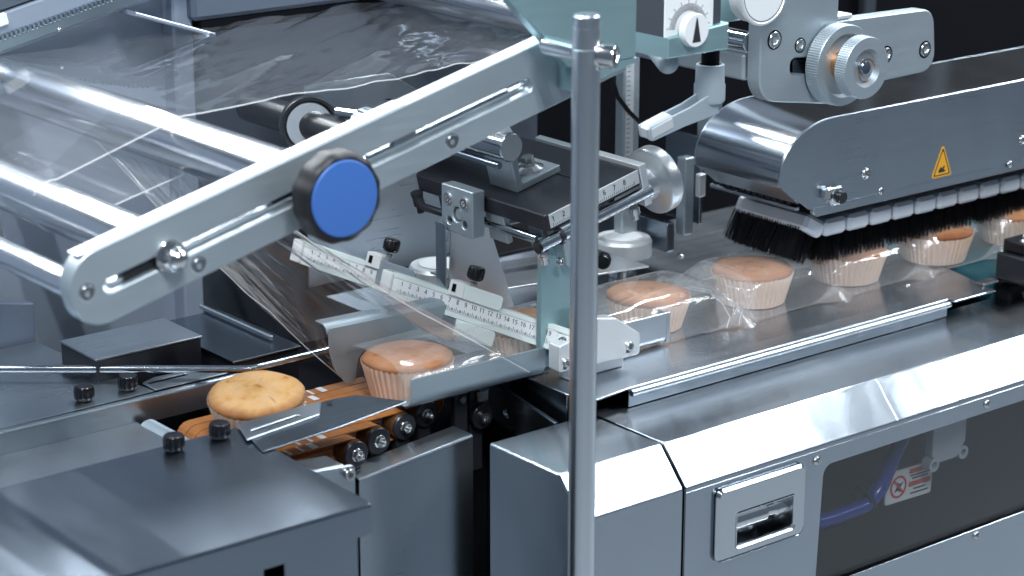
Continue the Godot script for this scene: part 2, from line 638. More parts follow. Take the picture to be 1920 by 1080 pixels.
	# clear film: a thin smooth sheet
	var f := mat("film", Color(1, 1, 1, 0.03), 0.04)
	f.transparency = BaseMaterial3D.TRANSPARENCY_ALPHA
	f.cull_mode = BaseMaterial3D.CULL_DISABLED
	var fs := mat("film_sleeve", Color(1, 1, 1, 0.11), 0.09)
	fs.transparency = BaseMaterial3D.TRANSPARENCY_ALPHA
	fs.cull_mode = BaseMaterial3D.CULL_DISABLED
	var ft: StandardMaterial3D = f.duplicate()
	ft.albedo_color = Color(1, 1, 1, 0.045)
	M.film_sheet = ft
	var fb := mat("film_glint", Color(1, 1, 1, 0.35), 0.1)  # whitish, paints the glints on film edges and creases
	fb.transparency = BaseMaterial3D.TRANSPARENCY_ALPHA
	var w := mat("dark_glass", Color(0.05, 0.05, 0.08, 0.14), 0.05)
	w.transparency = BaseMaterial3D.TRANSPARENCY_ALPHA

func setting() -> void:
	structure("floor", Geo.new().box(V(1.0, -0.93, -1.0), V(14, 0.06, 14), 0.0), M.floor_paint)

func infeed() -> void:
	# --- front plate with a rolled edge, on its body
	var g := Geo.new()
	var o := thing("front_infeed_plate", "dark brushed steel plate with two black knobs, in front of the belt", "cover plate", V(-0.2, 0.0, 0.13))
	g.prism(rounded(pts([-0.62, -0.224, -0.0526, -0.224, -0.046, -0.041, -0.62, -0.041]), [0.0, 0.003, 0.002, 0.0], 4), 0.0, 0.0012, 0.0004)
	g.t = Transform3D(Basis(Vector3.RIGHT, -PI / 2), V(0, 0.0418, 0))
	g = Geo.new()
	g.t = Transform3D(Basis(Vector3.RIGHT, -PI / 2), V(0, 0.0418, 0))
	g.prism(rounded(pts([-0.62, -0.2243, -0.0526, -0.2243, -0.046, -0.041, -0.62, -0.041]), [0.0, 0.003, 0.002, 0.0], 4), 0.0, 0.0013, 0.0004)
	part("top_plate", g, M.dark_steel, o)
	# rolled front and right skirts: profile swept along the edges
	g = Geo.new()
	g.t = Transform3D(Basis(Vector3.BACK, Vector3.UP, Vector3.LEFT), V(-0.0526, 0, 0))   # local x runs towards the viewer, extrusion towards -x
	g.prism(rounded(pts([0.2205, 0.0428, 0.2243, 0.0428, 0.2243, 0.0205, 0.2225, 0.0205, 0.2225, 0.041, 0.2205, 0.041]), [0.0, 0.0028, 0.0, 0.0, 0.0, 0.0], 6), 0.0, 0.567, 0.0002)
	part("front_skirt", g, M.dark_steel, o)
	g = Geo.new()
	g.prism(pts([0.0, 0.0205, 0.0, 0.0414, 0.1815, 0.0414, 0.1815, 0.0205]), -0.0012, 0.0012, 0.0003)
	g.t = Transform3D(Basis(V(0.0343, 0, -0.9994).normalized(), Vector3.UP, V(0.9994, 0, 0.0343)), V(-0.0538, 0, 0.2235))
	var g2 := Geo.new()
	g2.t = g.t
	g2.prism(pts([0.0, 0.0205, 0.1815, 0.0205, 0.1815, 0.0414, 0.0, 0.0414]), -0.0012, 0.0, 0.0003)
	part("side_skirt", g2, M.dark_steel, o)
	part("body", Geo.new().prism(pts([-0.62, -0.4, -0.0600, -0.4, -0.0600, 0.036, -0.62, 0.036]), 0.06, 0.2185, 0.001, [pts([-0.136, 0.002, -0.120, 0.002, -0.120, 0.014, -0.136, 0.014])]), M.dark_steel, o)
	for p: Vector3 in [V(-0.1066, 0.0431, 0.0541), V(-0.0674, 0.0431, 0.0531)]:
		thumb_knob(o, p, Vector3.UP, 0.0078, 0.0125)
	# --- slotted guide in front of the cupcakes
	o = thing("front_guide_plate", "slotted grey steel guide plate in front of the bare cupcake", "guide plate", V(0.01, 0.045, 0.06))
	g = Geo.new()
	g.t = Transform3D(Basis(Vector3.RIGHT, -PI / 2), V(0, 0.0437, 0))
	g.prism(rounded(pts([-0.06, -0.100, 0.010, -0.0925, 0.0846, -0.0786, 0.0621, -0.0419, 0.0427, -0.0385, -0.045, -0.0412]), [0.001, 0.001, 0.001, 0.004, 0.001, 0.001], 4), 0.0, 0.0013, 0.0004)
	part("wing", g, M.dark_steel, o)
	g = Geo.new()
	g.t = Transform3D(Basis(Vector3.RIGHT, -PI / 2), V(0, 0.0451, 0))
	g.prism(rounded(pts([-0.058, -0.0755, 0.0138, -0.0636, 0.0318, -0.0395, -0.046, -0.0425]), [0.0, 0.002, 0.002, 0.0], 4), 0.0, 0.0015, 0.0005, [rounded(pts([-0.046, -0.0645, 0.000, -0.058, 0.000, -0.0545, -0.046, -0.061]), [0.001, 0.0015, 0.0015, 0.001], 3)])
	part("slotted_strip", g, M.sheet_steel, o)
	g = Geo.new()
	g.t = ax(V(0.034, 0.0450, 0.047), Vector3.UP)
	part("rivet", g.cyl(0.0022, 0, 0.001, 14, 0.0003), M.black_metal, o)
	# --- rear plate and its flange
	o = thing("rear_infeed_plate", "steel side plate with two black knobs and a flange, behind the belt", "cover plate", V(-0.2, 0.0, -0.16))
	g = Geo.new()
	g.t = Transform3D(Basis(Vector3.RIGHT, -PI / 2), V(0, 0.0287, 0))
	g.prism(pts([-0.7, 0.092, -0.0335, 0.101, -0.0425, 0.167, -0.0485, 0.2733, -0.7, 0.2733]), 0.0, 0.0013, 0.0004)
	part("top_plate", g, M.sheet_steel, o)
	g = Geo.new()
	g.t = Transform3D(Basis(Vector3.FORWARD, Vector3.UP, Vector3.RIGHT), V(-0.7, 0, 0))
	part("flange", g.prism(rounded(pts([0.0968, 0.030, 0.0925, 0.0302, 0.0925, 0.0085, 0.0943, 0.0085, 0.0943, 0.0284, 0.0968, 0.0284]), [0.0, 0.003, 0.0, 0.0, 0.0, 0.0], 6), 0.0, 0.752, 0.0002), M.sheet_steel, o)
	part("upstand", Geo.new().prism(pts([-0.7, -0.06, -0.046, -0.06, -0.046, 0.062, -0.075, 0.068, -0.7, 0.078]), -0.290, -0.278, 0.001), M.panel_paint, o)
	g = Geo.new()
	g.t = Transform3D(Basis(Vector3.RIGHT, -PI / 2), V(0, 0.0302, 0))
	g.prism(rounded(pts([-0.034, 0.0985, 0.048, 0.0985, 0.010, 0.124, -0.020, 0.126, -0.034, 0.120]), [0.001, 0.002, 0.004, 0.004, 0.002], 4), 0.0, 0.0015, 0.0005, [rounded(pts([-0.031, 0.1135, 0.005, 0.1135, 0.005, 0.1185, -0.031, 0.1185]), [0.002, 0.002, 0.002, 0.002], 4)])
	part("slotted_strip", g, M.sheet_steel, o)
	for p: Vector3 in [V(-0.0885, 0.0302, -0.1147), V(-0.0492, 0.0302, -0.1156)]:
		thumb_knob(o, p, Vector3.UP, 0.0078, 0.0125)
	# --- bed between them
	o = thing("infeed_bed", "bright brushed steel slide strip between the two infeed plates", "slide bed", V(-0.3, 0.0, -0.03))
	part("bed_sheet", Geo.new().box(V(-0.385, 0.008, -0.022), V(0.66, 0.006, 0.142), 0.001), M.bright_steel, o)
	part("bed_frame", Geo.new().box(V(-0.385, -0.10, -0.022), V(0.64, 0.209, 0.12), 0.002), M.dark_steel, o)
	# --- round rod that runs beside the rear guide
	o = thing("guide_rod", "thin bent steel guide rod lying above the rear infeed plate", "rod", V(-0.04, 0.04, -0.13))
	part("rod", Geo.new().tube([V(-0.30, 0.04, -0.345), V(-0.1183, 0.04, -0.1991), V(0.033, 0.04, -0.078), V(0.0392, 0.04, -0.0738), V(0.047, 0.04, -0.0725), V(0.139, 0.04, -0.0745)], 0.0032, 12), M.polished, o)

func belts() -> void:
	var o := thing("belt_conveyor", "orange brown strip belts on black end rollers carrying the bare cupcake", "conveyor", V(0.05, 0.0, 0.0))
	var ends := [0.0485, 0.079, 0.113, 0.1437, 0.165, 0.165, 0.165, 0.165, 0.165]
	var rng := RandomNumberGenerator.new()
	rng.seed = 21
	for k in 9:
		var z1 := 0.054 - 0.0128 * k
		var z0 := z1 - 0.0117
		var x1: float = ends[k]
		# belt loop round its end roller: profile in x, y
		var prof: Array[Vector2] = [Vector2(-0.028, 0.0155)]
		for i in 9: prof.append(Vector2(x1 + 0.0112 * sin(PI * i / 8.0), 0.0043 + 0.0112 * cos(PI * i / 8.0)))
		prof.append(Vector2(-0.028, -0.0069))
		for i in range(1, 8): prof.append(Vector2(-0.028 - 0.0112 * sin(PI * i / 8.0), 0.0043 - 0.0112 * cos(PI * i / 8.0)))
		var out := PackedVector2Array(prof)
		out.reverse()
		var inn := Geo.inset(out, 0.0009)
		var g := Geo.new()
		g.prism(out, z0, z1, 0.0001, [Geo.rev(inn)])
		var b := part("belt_strip", g, M.belt, o)
		# light woven marks across the strip
		var row := Geo.new()
		for m in 3:
			if k > 2 and k < 5: continue
			var xm := -0.006 + 0.011 * m + 0.0165 * (k % 3) + (0.045 if k >= 5 else 0.0)
			if xm > x1 - 0.004: continue
			part("belt_mark", Geo.new().box(V(xm, 0.0157, (z0 + z1) / 2), V(0.0022 if m < 2 else 0.0055, 0.0004, 0.0108), 0.0001), M.print_white, b)
		if k > 3: continue
		var rg := Geo.new()
		rg.t = Transform3D(Basis.IDENTITY, V(x1, 0.0043, 0))
		part("end_roller", rg.cyl(0.0101, z1 - 0.0118, z1 + 0.0035, 28), M.belt_brown if M.has("belt_brown") else M.black_metal, o)
		rg = Geo.new()
		rg.t = Transform3D(Basis.IDENTITY, V(x1, 0.0043, z1 + 0.0036))
		var c := part("end_cap", rg.cyl(0.0108, 0, 0.0032, 36, 0.0008), M.black_metal, o)
		rg = Geo.new()
		rg.t = Transform3D(Basis.IDENTITY, V(x1, 0.0043, z1 + 0.0068))
		part("washer", rg.cyl(0.0052, 0, 0.001, 24, 0.0002), M.bolt, c)
		rg = Geo.new()
		rg.t = Transform3D(Basis.IDENTITY, V(x1, 0.0043, z1 + 0.0078))
		part("nut", rg.lathe([Vector2(0, 0), Vector2(0.0046, 0), Vector2(0.0046, 0.003), Vector2(0.004, 0.0036), Vector2(0.0024, 0.0036)], 6), M.bolt, c)
		rg = Geo.new()
		rg.t = Transform3D(Basis.IDENTITY, V(x1, 0.0043, z1 + 0.0110))
		part("stud", rg.lathe([Vector2(0.0022, -0.002), Vector2(0.0022, 0.003), Vector2(0.0013, 0.0036), Vector2(0.0011, 0.002), Vector2(0, 0.002)], 18), M.bolt, c)
		part("bearing_arm", Geo.new().prism(rounded(pts([x1 - 0.006, -0.06, x1 + 0.006, -0.06, x1 + 0.006, 0.0095, x1 - 0.006, 0.0095]), [0, 0, 0.005, 0.005], 5), z1 - 0.006 + 0.0022, z1 + 0.0034, 0.0005), M.black_metal, o)
	# last arm, without belt
	part("bearing_arm", Geo.new().prism(rounded(pts([0.168, -0.06, 0.181, -0.06, 0.181, 0.019, 0.168, 0.019]), [0, 0, 0.006, 0.006], 5), 0.022, 0.028, 0.0006), M.black_metal, o)
	socket_screw(o, V(0.1745, 0.012, 0.028), V(0, 0, 1), 0.0034, 0.003)
	part("bearing_arm", Geo.new().prism(rounded(pts([0.194, -0.06, 0.207, -0.06, 0.207, 0.012, 0.194, 0.012]), [0, 0, 0.006, 0.006], 5), 0.008, 0.014, 0.0006), M.black_metal, o)
	var rr := Geo.new()
	rr.t = Transform3D(Basis.IDENTITY, V(0.203, -0.012, 0.014))
	part("idler", rr.cyl(0.0105, 0, 0.006, 28), M.black_metal, o)
	socket_screw(o, V(0.203, -0.012, 0.02), V(0, 0, 1), 0.005, 0.004)
	part("clamp_lug", Geo.new().box(V(0.203, 0.007, 0.016), V(0.012, 0.012, 0.012), 0.002), M.bolt, o)
	# knurled transfer roller
	var kg := Geo.new()
	kg.t = Transform3D(Basis.IDENTITY, V(-0.050, 0.0045, -0.085))
	for i in 60:
		for j in 60:
			var a0 := TAU * i / 60.0
			var a1 := TAU * (i + 1) / 60.0
			var h0 := 0.125 * j / 60.0
			var h1 := 0.125 * (j + 1) / 60.0
			var am := (a0 + a1) / 2
			var ap := Vector3(cos(am) * 0.0098, sin(am) * 0.0098, (h0 + h1) / 2)
			var c: Array[Vector3] = []
			for w: Array in [[a0, h0], [a1, h0], [a1, h1], [a0, h1]]: c.append(V(cos(w[0]) * 0.0092, sin(w[0]) * 0.0092, w[1]))
			for q in 4: kg.tri(c[q], c[(q + 1) % 4], ap)
	part("knurled_roller", kg, M.matte_steel, o, 10.0)
	part("frame", Geo.new().box(V(0.06, -0.075, -0.03), V(0.21, 0.11, 0.11), 0.002), M.dark_gap, o)
	# --- front end panel of the belt frame
	o = thing("belt_frame_panel", "grey steel end panel with rolled top edge below the strip belts", "cover panel", V(0.097, -0.2, 0.06))
	var g := Geo.new()
	var y0 := -0.0112
	var y1 := -0.0003
	g.prism(rounded(pts([0.0420, -0.45, 0.1526, -0.45, 0.1526, y1, 0.0420, y0]), [0.0, 0.0, 0.003, 0.003], 5), 0.0705, 0.072, 0.0004)
	part("front_sheet", g, M.sheet_steel, o)
	g = Geo.new()
	g.t = Transform3D(Basis(V(0.11, 0.0108, 0).normalized(), V(-0.0108, 0.11, 0).normalized(), V(0, 0, 1)), V(0.0420, y0, 0))
	g.t = g.t * Transform3D(Basis(Vector3.FORWARD, Vector3.UP, Vector3.RIGHT), Vector3.ZERO)
	g.prism(rounded(pts([-0.0706, -0.0022, -0.0725, -0.0022, -0.0725, 0.0005, -0.047, 0.0005, -0.047, -0.0011, -0.0706, -0.0011]), [0.0, 0.0, 0.0022, 0.0, 0.0, 0.0], 6), 0.0, 0.1105, 0.0002)
	part("rolled_edge", g, M.sheet_steel, o)
	part("side_sheet", Geo.new().box(V(0.0428, -0.23, 0.054), V(0.0014, 0.43, 0.030), 0.0003), M.dark_steel, o)
	# --- little bracket with a button screw, left of the panel
	o = thing("corner_bracket", "small folded steel bracket with a button screw beside the left plate", "bracket", V(-0.005, 0.0, 0.09))
	part("strap", Geo.new().prism(rounded(pts([-0.06, -0.05, 0.0205, -0.05, 0.0205, 0.0150, -0.06, 0.0220]), [0, 0, 0.004, 0], 4), 0.0965, 0.099, 0.0005), M.sheet_steel, o)
	part("ledge", Geo.new().prism(pts([-0.06, 0.0205, 0.012, 0.0145, 0.012, 0.0160, -0.06, 0.0222]), 0.072, 0.0963, 0.0004), M.sheet_steel, o)
	socket_screw(o, V(0.0135, 0.0095, 0.099), V(0, 0, 1), 0.0048, 0.0042, null, "button_screw")

func make_cupcake(label: String, sd: int, bake: Material) -> Node3D:
	var o := thing("cupcake", label, "cupcake", Vector3.ZERO, "cupcakes moving along the line")
	var n := FastNoiseLite.new()
	n.seed = sd
	n.frequency = 18.0
	var rows: Array = []
	var prof := [Vector2(0.0355, 0.0268), Vector2(0.0367, 0.0285), Vector2(0.0371, 0.0302), Vector2(0.0363, 0.0318), Vector2(0.034, 0.0332), Vector2(0.029, 0.0345), Vector2(0.022, 0.0355), Vector2(0.014, 0.0362), Vector2(0.007, 0.0365), Vector2(0.0001, 0.0366)]
	for i in prof.size():
		var row := PackedVector3Array()
		for j in 73:
			var a := TAU * (j % 72) / 72.0
			var p: Vector2 = prof[i]
			var d := n.get_noise_3d(p.x * cos(a), p.x * sin(a), p.y)
			var r := p.x * (1.0 + 0.018 * n.get_noise_2d(cos(a) * 0.08, sin(a) * 0.08 + 3.0)) + 0.0006 * d
			row.append(V(r * cos(a), p.y - 0.0022 * (p.x * sin(a + 0.4) / 0.037) * 0.3 + 0.0011 * d, -r * sin(a)))
		rows.append(row)
	var cg := Geo.new().sheet(rows)
	for q in cg.v:   # browner towards the rim on one side, a few dark spots
		var rr := Vector2(q.x, q.z).length() / 0.037
		var side := 0.5 + 0.5 * sin(atan2(q.z, q.x) * 1.0 + sd * 1.7)
		var b := smoothstep(0.72, 1.02, rr + 0.10 * n.get_noise_2d(q.x * 3.0, q.z * 3.0)) * (0.25 + 0.75 * side)
		b = maxf(b, smoothstep(0.42, 0.60, n.get_noise_2d(q.x * 9.0 + 40.0, q.z * 9.0)) * 0.7)
		cg.cols.append(Color(1, 1, 1).lerp(Color(0.42, 0.24, 0.13), b * 0.85))
	part("cake", cg, bake, o, 80.0)
	rows = []
	for i in 6:
		var row := PackedVector3Array()
		for j in 177:
			var a := TAU * (j % 176) / 176.0
			var k := i / 5.0
			var r := lerpf(0.0300, 0.0372, k) + lerpf(0.0004, 0.0009, k) * (1.0 if j % 4 < 2 else -1.0)
			row.append(V(r * cos(a), 0.0004 + 0.0285 * k + (0.0006 * n.get_noise_2d(cos(a) * 0.4, sin(a) * 0.4) if i == 5 else 0.0), -r * sin(a)))
		rows.append(row)
	part("paper_cup", Geo.new().sheet(rows), M.paper, o, 20.0)
	var g := Geo.new()
	g.t = ax(Vector3.ZERO, Vector3.UP)
	part("cup_base", g.cyl(0.0300, 0.0002, 0.0016, 48, 0.0004), M.paper, o)
	return o

func cupcakes() -> void:
	var a := make_cupcake("bare golden cupcake in a white pleated paper cup on the belts", 3, M.crust)
	a.transform = Transform3D(Basis(V(0.78, 0, 0.62).normalized(), deg_to_rad(10)) * Basis(Vector3.UP, 0.4), V(0.0, 0.0185, -0.002))
	var places := [[0.143, 0.0165, -0.002, "cupcake under film between the steel walls of the forming channel"], [0.268, 0.020, -0.006, "cupcake under film half hidden beneath the long ruler bar"], [0.411, 0.0185, -0.010, "filmed cupcake behind the short white channel wall, right of the post"], [0.535, 0.0185, -0.006, "filmed cupcake standing on the table just before the brushes"], [0.655, 0.0185, -0.001, "filmed cupcake under the first brush blocks"], [0.768, 0.0200, 0.008, "filmed cupcake under the middle brush blocks, over the teal belt"], [0.880, 0.0200, 0.012, "filmed cupcake under the last brush blocks at the photo's edge"]]
	var bakes := [make_cupcake("", 8, M.crust_brown), make_cupcake("", 15, M.crust_brown)]
	for k in places.size():
		var p: Array = places[k]
		var tr := Transform3D(Basis(Vector3.UP, 1.3 + 2.1 * k).scaled(Vector3(1, (1.02 if k == 0 else 0.95) + 0.03 * sin(k * 2.4), 1)), V(p[0], p[1], p[2]))
		if k < 2:
			bakes[k].transform = tr
			bakes[k].set_meta("label", p[3])
			continue
		dup(bakes[k % 2], tr, p[3])

func forming_channel() -> void:
	var o := thing("forming_channel", "folded steel forming channel the film and cupcakes run through", "film former", V(0.18, 0.02, 0.0))
	# rear wall with its rolled lip and hanging tab
	var g := Geo.new()
	g.prism(rounded(pts([0.112, 0.0195, 0.1215, 0.0195, 0.1245, 0.0375, 0.130, 0.0435, 0.262, 0.0425, 0.262, 0.0655, 0.0960, 0.0695, 0.0965, 0.050, 0.101, 0.034]), [0.002, 0.001, 0.004, 0.006, 0, 0, 0.002, 0.02, 0.02], 5), -0.0463, -0.045, 0.0003)
	part("rear_wall", g, M.matte_steel, o)
	g = Geo.new()
	g.t = Transform3D(Basis(V(0.166, -0.004, 0).normalized(), Vector3.UP, V(0, 0, 1)), V(0.0945, 0.0695, -0.0455))
	g.t = g.t * Transform3D(Basis(Vector3.FORWARD, Vector3.UP, Vector3.RIGHT), Vector3.ZERO)
	var lip := PackedVector2Array()
	for i in 8: lip.append(Vector2(0.008 - 0.0085 * cos(PI / 2 * i / 7.0), -0.004 + 0.0075 * sin(PI / 2 * i / 7.0)))
	lip.append(Vector2(0.016, 0.0035))
	for i in range(lip.size() - 1, -1, -1): lip.append(lip[i] + Vector2(0.0009, -0.0012))
	part("rolled_lip", g.prism(lip, 0.0, 0.166, 0.0002), M.matte_steel, o)
	# front wall: a channel with a round underside
	g = Geo.new()
	g.t = Transform3D(Basis(V(0.136, -0.0015, 0).normalized(), Vector3.UP, V(0, 0, 1)), V(0.1075, 0.0, 0.0))
	g.t = g.t * Transform3D(Basis(Vector3.BACK, Vector3.UP, Vector3.LEFT), Vector3.ZERO)
	var w := rounded(pts([0.0505, 0.0500, 0.0515, 0.0500, 0.0515, 0.0245, 0.030, 0.0245, 0.030, 0.0258, 0.0502, 0.0258]), [0.0003, 0.0003, 0.011, 0.0, 0.0, 0.0095], 7)
	g.prism(w, -0.1365, 0.0, 0.0003)
	part("front_wall", g, M.matte_steel, o)
	part("channel_floor", Geo.new().prism(pts([0.128, 0.0215, 0.262, 0.0180, 0.262, 0.0192, 0.128, 0.0228]), -0.044, 0.034, 0.0003), M.dark_steel, o)
	# block that carries the channel and the rulers
	o = thing("bearing_block", "machined white aluminium block with two slotted screws, carrying the ruler's front end", "mounting block", V(0.28, 0.02, 0.07))
	g = Geo.new()
	g.prism(rounded(pts([0.2386, 0.0335, 0.326, 0.0312, 0.3256, 0.0495, 0.2990, 0.0680, 0.2650, 0.0745, 0.2600, 0.060, 0.2386, 0.0560]), [0.002, 0.003, 0.004, 0.001, 0.002, 0.003, 0.002], 4), 0.061, 0.075, 0.0007, [rounded(pts([0.2432, 0.0345, 0.2462, 0.0345, 0.2462, 0.0430, 0.2432, 0.0430]), [0.0014, 0.0014, 0.0014, 0.0014], 3), rounded(pts([0.3113, 0.0345, 0.3143, 0.0345, 0.3143, 0.0430, 0.3113, 0.0430]), [0.0014, 0.0014, 0.0014, 0.0014], 3)])
	part("face_plate", g, M.white_aluminium, o)
	part("slot_back", Geo.new().box(V(0.279, 0.04, 0.0615), V(0.078, 0.012, 0.003), 0.0), M.dark_gap, o)
	for x: float in [0.2448, 0.3128]:
		var s := socket_screw(o, V(x, 0.0415, 0.075), V(0, 0, 1), 0.0040, 0.0035, M.chrome)
		s.name = s.name
	part("foot", Geo.new().box(V(0.29, 0.0255, 0.055), V(0.06, 0.014, 0.014), 0.001), M.white_aluminium, o)
	# upright, the teal it reflects put into its colour
	o = thing("upright_plate", "tall aluminium upright plate, teal reflection put into its colour, between block and black table", "bracket plate", V(0.262, 0.06, 0.048))
	part("plate", Geo.new().prism(pts([0.2385, 0.030, 0.288, 0.030, 0.288, 0.140, 0.2405, 0.140]), 0.044, 0.050, 0.0008), M.teal_sheen_aluminium, o)
	# short wall of the outfeed channel
	o = thing("outfeed_channel", "short white steel channel wall right of the block, in front of a filmed cupcake", "guide wall", V(0.34, 0.03, 0.045))
	g = Geo.new()
	g.t = Transform3D(Basis(Vector3.BACK, Vector3.UP, Vector3.LEFT), V(0.387, 0, 0))
	part("wall", g.prism(rounded(pts([0.0425, 0.0485, 0.0445, 0.0485, 0.0445, 0.0215, 0.030, 0.0215, 0.030, 0.0228, 0.0425, 0.0228]), [0.0005, 0.0005, 0.006, 0, 0, 0.005], 5), 0.0, 0.085, 0.0003), M.bright_steel, o)
	part("end_cap", Geo.new().prism(rounded(pts([0.383, 0.0218, 0.3875, 0.0218, 0.3875, 0.0485, 0.383, 0.0485]), [0.001, 0.001, 0.001, 0.001], 3), 0.032, 0.0447, 0.0003), M.bright_steel, o)

func film() -> void:
	var o := thing("packaging_film", "clear packaging film running over the rollers, down into the channel and along the line", "plastic film", V(0.1, 0.1, 0.0))
	var n := FastNoiseLite.new()
	n.seed = 12
	n.frequency = 1.0
	# web: level from the upper roller to the first idler, round it, to the second idler and back
	var path: Array[Vector2] = []
	for i in 120: path.append(Vector2(lerpf(0.318, -0.062, i / 119.0), 0.2768))
	for i in range(1, 4): path.append(Vector2(-0.062 - 0.0206 * sin(i * 0.12), 0.256 + 0.0206 * cos(i * 0.12)))
	for i in range(1, 13): path.append(Vector2(-0.0713, 0.2744).lerp(Vector2(-0.1650, 0.2462), i / 12.0))
	for i in range(1, 12): path.append(Vector2(-0.168 - 0.0182 * sin(i * PI / 12.0 - 0.1), 0.228 + 0.0182 * cos(i * PI / 12.0 - 0.1)))
	for i in range(1, 9): path.append(Vector2(-0.166, 0.2097).lerp(Vector2(-0.058, 0.2354), i / 8.0))
	var rows: Array = []
	for i in path.size():
		var row := PackedVector3Array()
		var free := clampf((path[i].x + 0.045) * 9.0, 0.0, 1.0) if i < 122 else 0.0
		for j in 101:
			var z := lerpf(0.012 + 0.03 * clampf(path[i].x - 0.05, 0, 1), -0.275, j / 100.0)
			var ridge := 1.0 - absf(n.get_noise_2d(path[i].x * 1.5 + 7.0, z * 14.0 + path[i].x * 9.0)) * 2.2
			var a := 0.0065 * n.get_noise_2d(path[i].x * 2.5, z * 9.0 + path[i].x * 6.0) + 0.0010 * n.get_noise_2d(path[i].x * 6.0 + 50.0, z * 30.0 + path[i].x * 20.0) + 0.0008 * ridge * ridge
			var edge := 0.004 * pow(clampf(1.0 - j / 10.0, 0, 1), 2.0)
			row.append(V(path[i].x, path[i].y + free * (a + edge + 0.012 * path[i].x), z))
		rows.append(row)
	part("upper_web", Geo.new().sheet(rows), M.film, o, 80.0)
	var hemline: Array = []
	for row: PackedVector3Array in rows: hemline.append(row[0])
	part("edge_glint", Geo.new().tube(hemline, 0.0005, 6), M.film_glint, o)  # thread added for the bright line along the web's edge
	# falling sheet: from the first idler's underside, narrowing into the channel
	var s0 := [V(-0.055, 0.2355, -0.150), V(-0.055, 0.2355, 0.052)]
	var ends: Array[Vector3] = [V(0.1165, 0.0195, -0.056), V(0.1160, 0.0240, -0.0545), V(0.1145, 0.0300, -0.0530), V(0.1130, 0.0380, -0.0520), V(0.1130, 0.0490, -0.0510), V(0.1190, 0.0640, -0.0500), V(0.1400, 0.0765, -0.0460), V(0.1720, 0.0590, 0.0100), V(0.2060, 0.0480, 0.0545), V(0.2220, 0.0330, 0.0565)]
	rows = []
	for i in 61:
		var k := i / 60.0
		var row := PackedVector3Array()
		for j in 121:
			var t := j / 120.0
			var e := t * (ends.size() - 1)
			var q := mini(int(e), ends.size() - 2)
			var pe := ends[q].cubic_interpolate(ends[q + 1], ends[maxi(q - 1, 0)], ends[mini(q + 2, ends.size() - 1)], e - q)
			var ps: Vector3 = s0[0].lerp(s0[1], t)
			var p := ps.lerp(pe, k)
			var sag := sin(PI * k) * (0.012 * (1.0 - t) + 0.010 * t) * -1.0
			var fold := 1.0 - minf(1.0, absf(n.get_noise_2d(t * 9.0 + 4.0, k * 0.8)) * 3.0)
			var wr := sin(PI * minf(k * 1.15, 1.0)) * (0.0042 * n.get_noise_2d(t * 12.0, k * 1.2 + 9.0) + 0.0016 * n.get_noise_2d(t * 40.0, k * 2.0) + 0.0060 * fold * fold * (1.0 - 0.8 * t))
			p += V(0.75, 0.65, 0.0) * (sag * 0.5 + wr)
			row.append(p)
		rows.append(row)
	part("falling_sheet", Geo.new().sheet(rows), M.film_sheet, o, 80.0)
	for j: int in [0, 120]:   # whitish threads added as the glint along the film's cut edges
		var glint_line: Array = []
		for row: PackedVector3Array in rows: glint_line.append(row[j])
		part("edge_glint", Geo.new().tube(glint_line, 0.0005, 6), M.film_glint, o)
	# sleeve round the cupcakes, pinched at the seals
	var cx := [0.150, 0.268, 0.411, 0.535, 0.655, 0.768, 0.880]
	var seals := [0.4745, 0.596, 0.712, 0.824]
	var sect: Array[Vector2] = [Vector2(1.0, 0.0), Vector2(1.02, 0.30), Vector2(0.98, 0.58), Vector2(0.82, 0.80), Vector2(0.58, 0.955), Vector2(0.30, 1.0), Vector2(-0.3, 1.0), Vector2(-0.7, 0.93), Vector2(-0.95, 0.65), Vector2(-1.0, 0.0)]
	rows = []
	var nx := 400
	for i in nx + 1:
		var x := lerpf(0.110, 0.93, float(i) / nx)
		var near := 1.0
		for c: float in cx: near = minf(near, absf(x - c))
		var full := 1.0 - smoothstep(0.030, 0.058, near)
		var pinch := 0.0
		for s: float in seals: pinch = maxf(pinch, exp(-pow((x - s) / 0.011, 2.0)) * (0.85 if s < 0.5 else 0.35))
		if x < 0.44: pinch = pinch * 0.0
		var inside := 1.0 - smoothstep(0.24, 0.34, x)
		var wide := lerpf(lerpf(0.0425, 0.0435, full), 0.0465, pinch)
		var top := lerpf(lerpf(0.0560, 0.0592, full), 0.0400, pinch) - 0.001 * inside
		var base := lerpf(0.0192, 0.0215, inside) + 0.0115 * pinch
		var row := PackedVector3Array()
		for j in 49:
			var e := j / 48.0 * (sect.size() - 1)
			var q := mini(int(e), sect.size() - 2)
			var c := sect[q].cubic_interpolate(sect[q + 1], sect[maxi(q - 1, 0)], sect[mini(q + 2, sect.size() - 1)], e - q)
			var nz := n.get_noise_2d(x * 9.0, e * 1.6) * 0.0006 + n.get_noise_2d(x * 60.0 + 20.0, e * 4.0) * (0.0001 + 0.0060 * pinch)
			var slack := 1.0 - 0.55 * full
			row.append(V(x, base + c.y * (top - base) + (0.0 if j == 0 or j == 48 else nz * 1.5 * slack), c.x * wide - 0.004 + c.x * nz * slack))
		rows.append(row)
	part("sleeve", Geo.new().sheet(rows), M.film_sleeve, o, 70.0)
	# crumpled cross seals between the pouches
	var rng := RandomNumberGenerator.new()
	rng.seed = 33
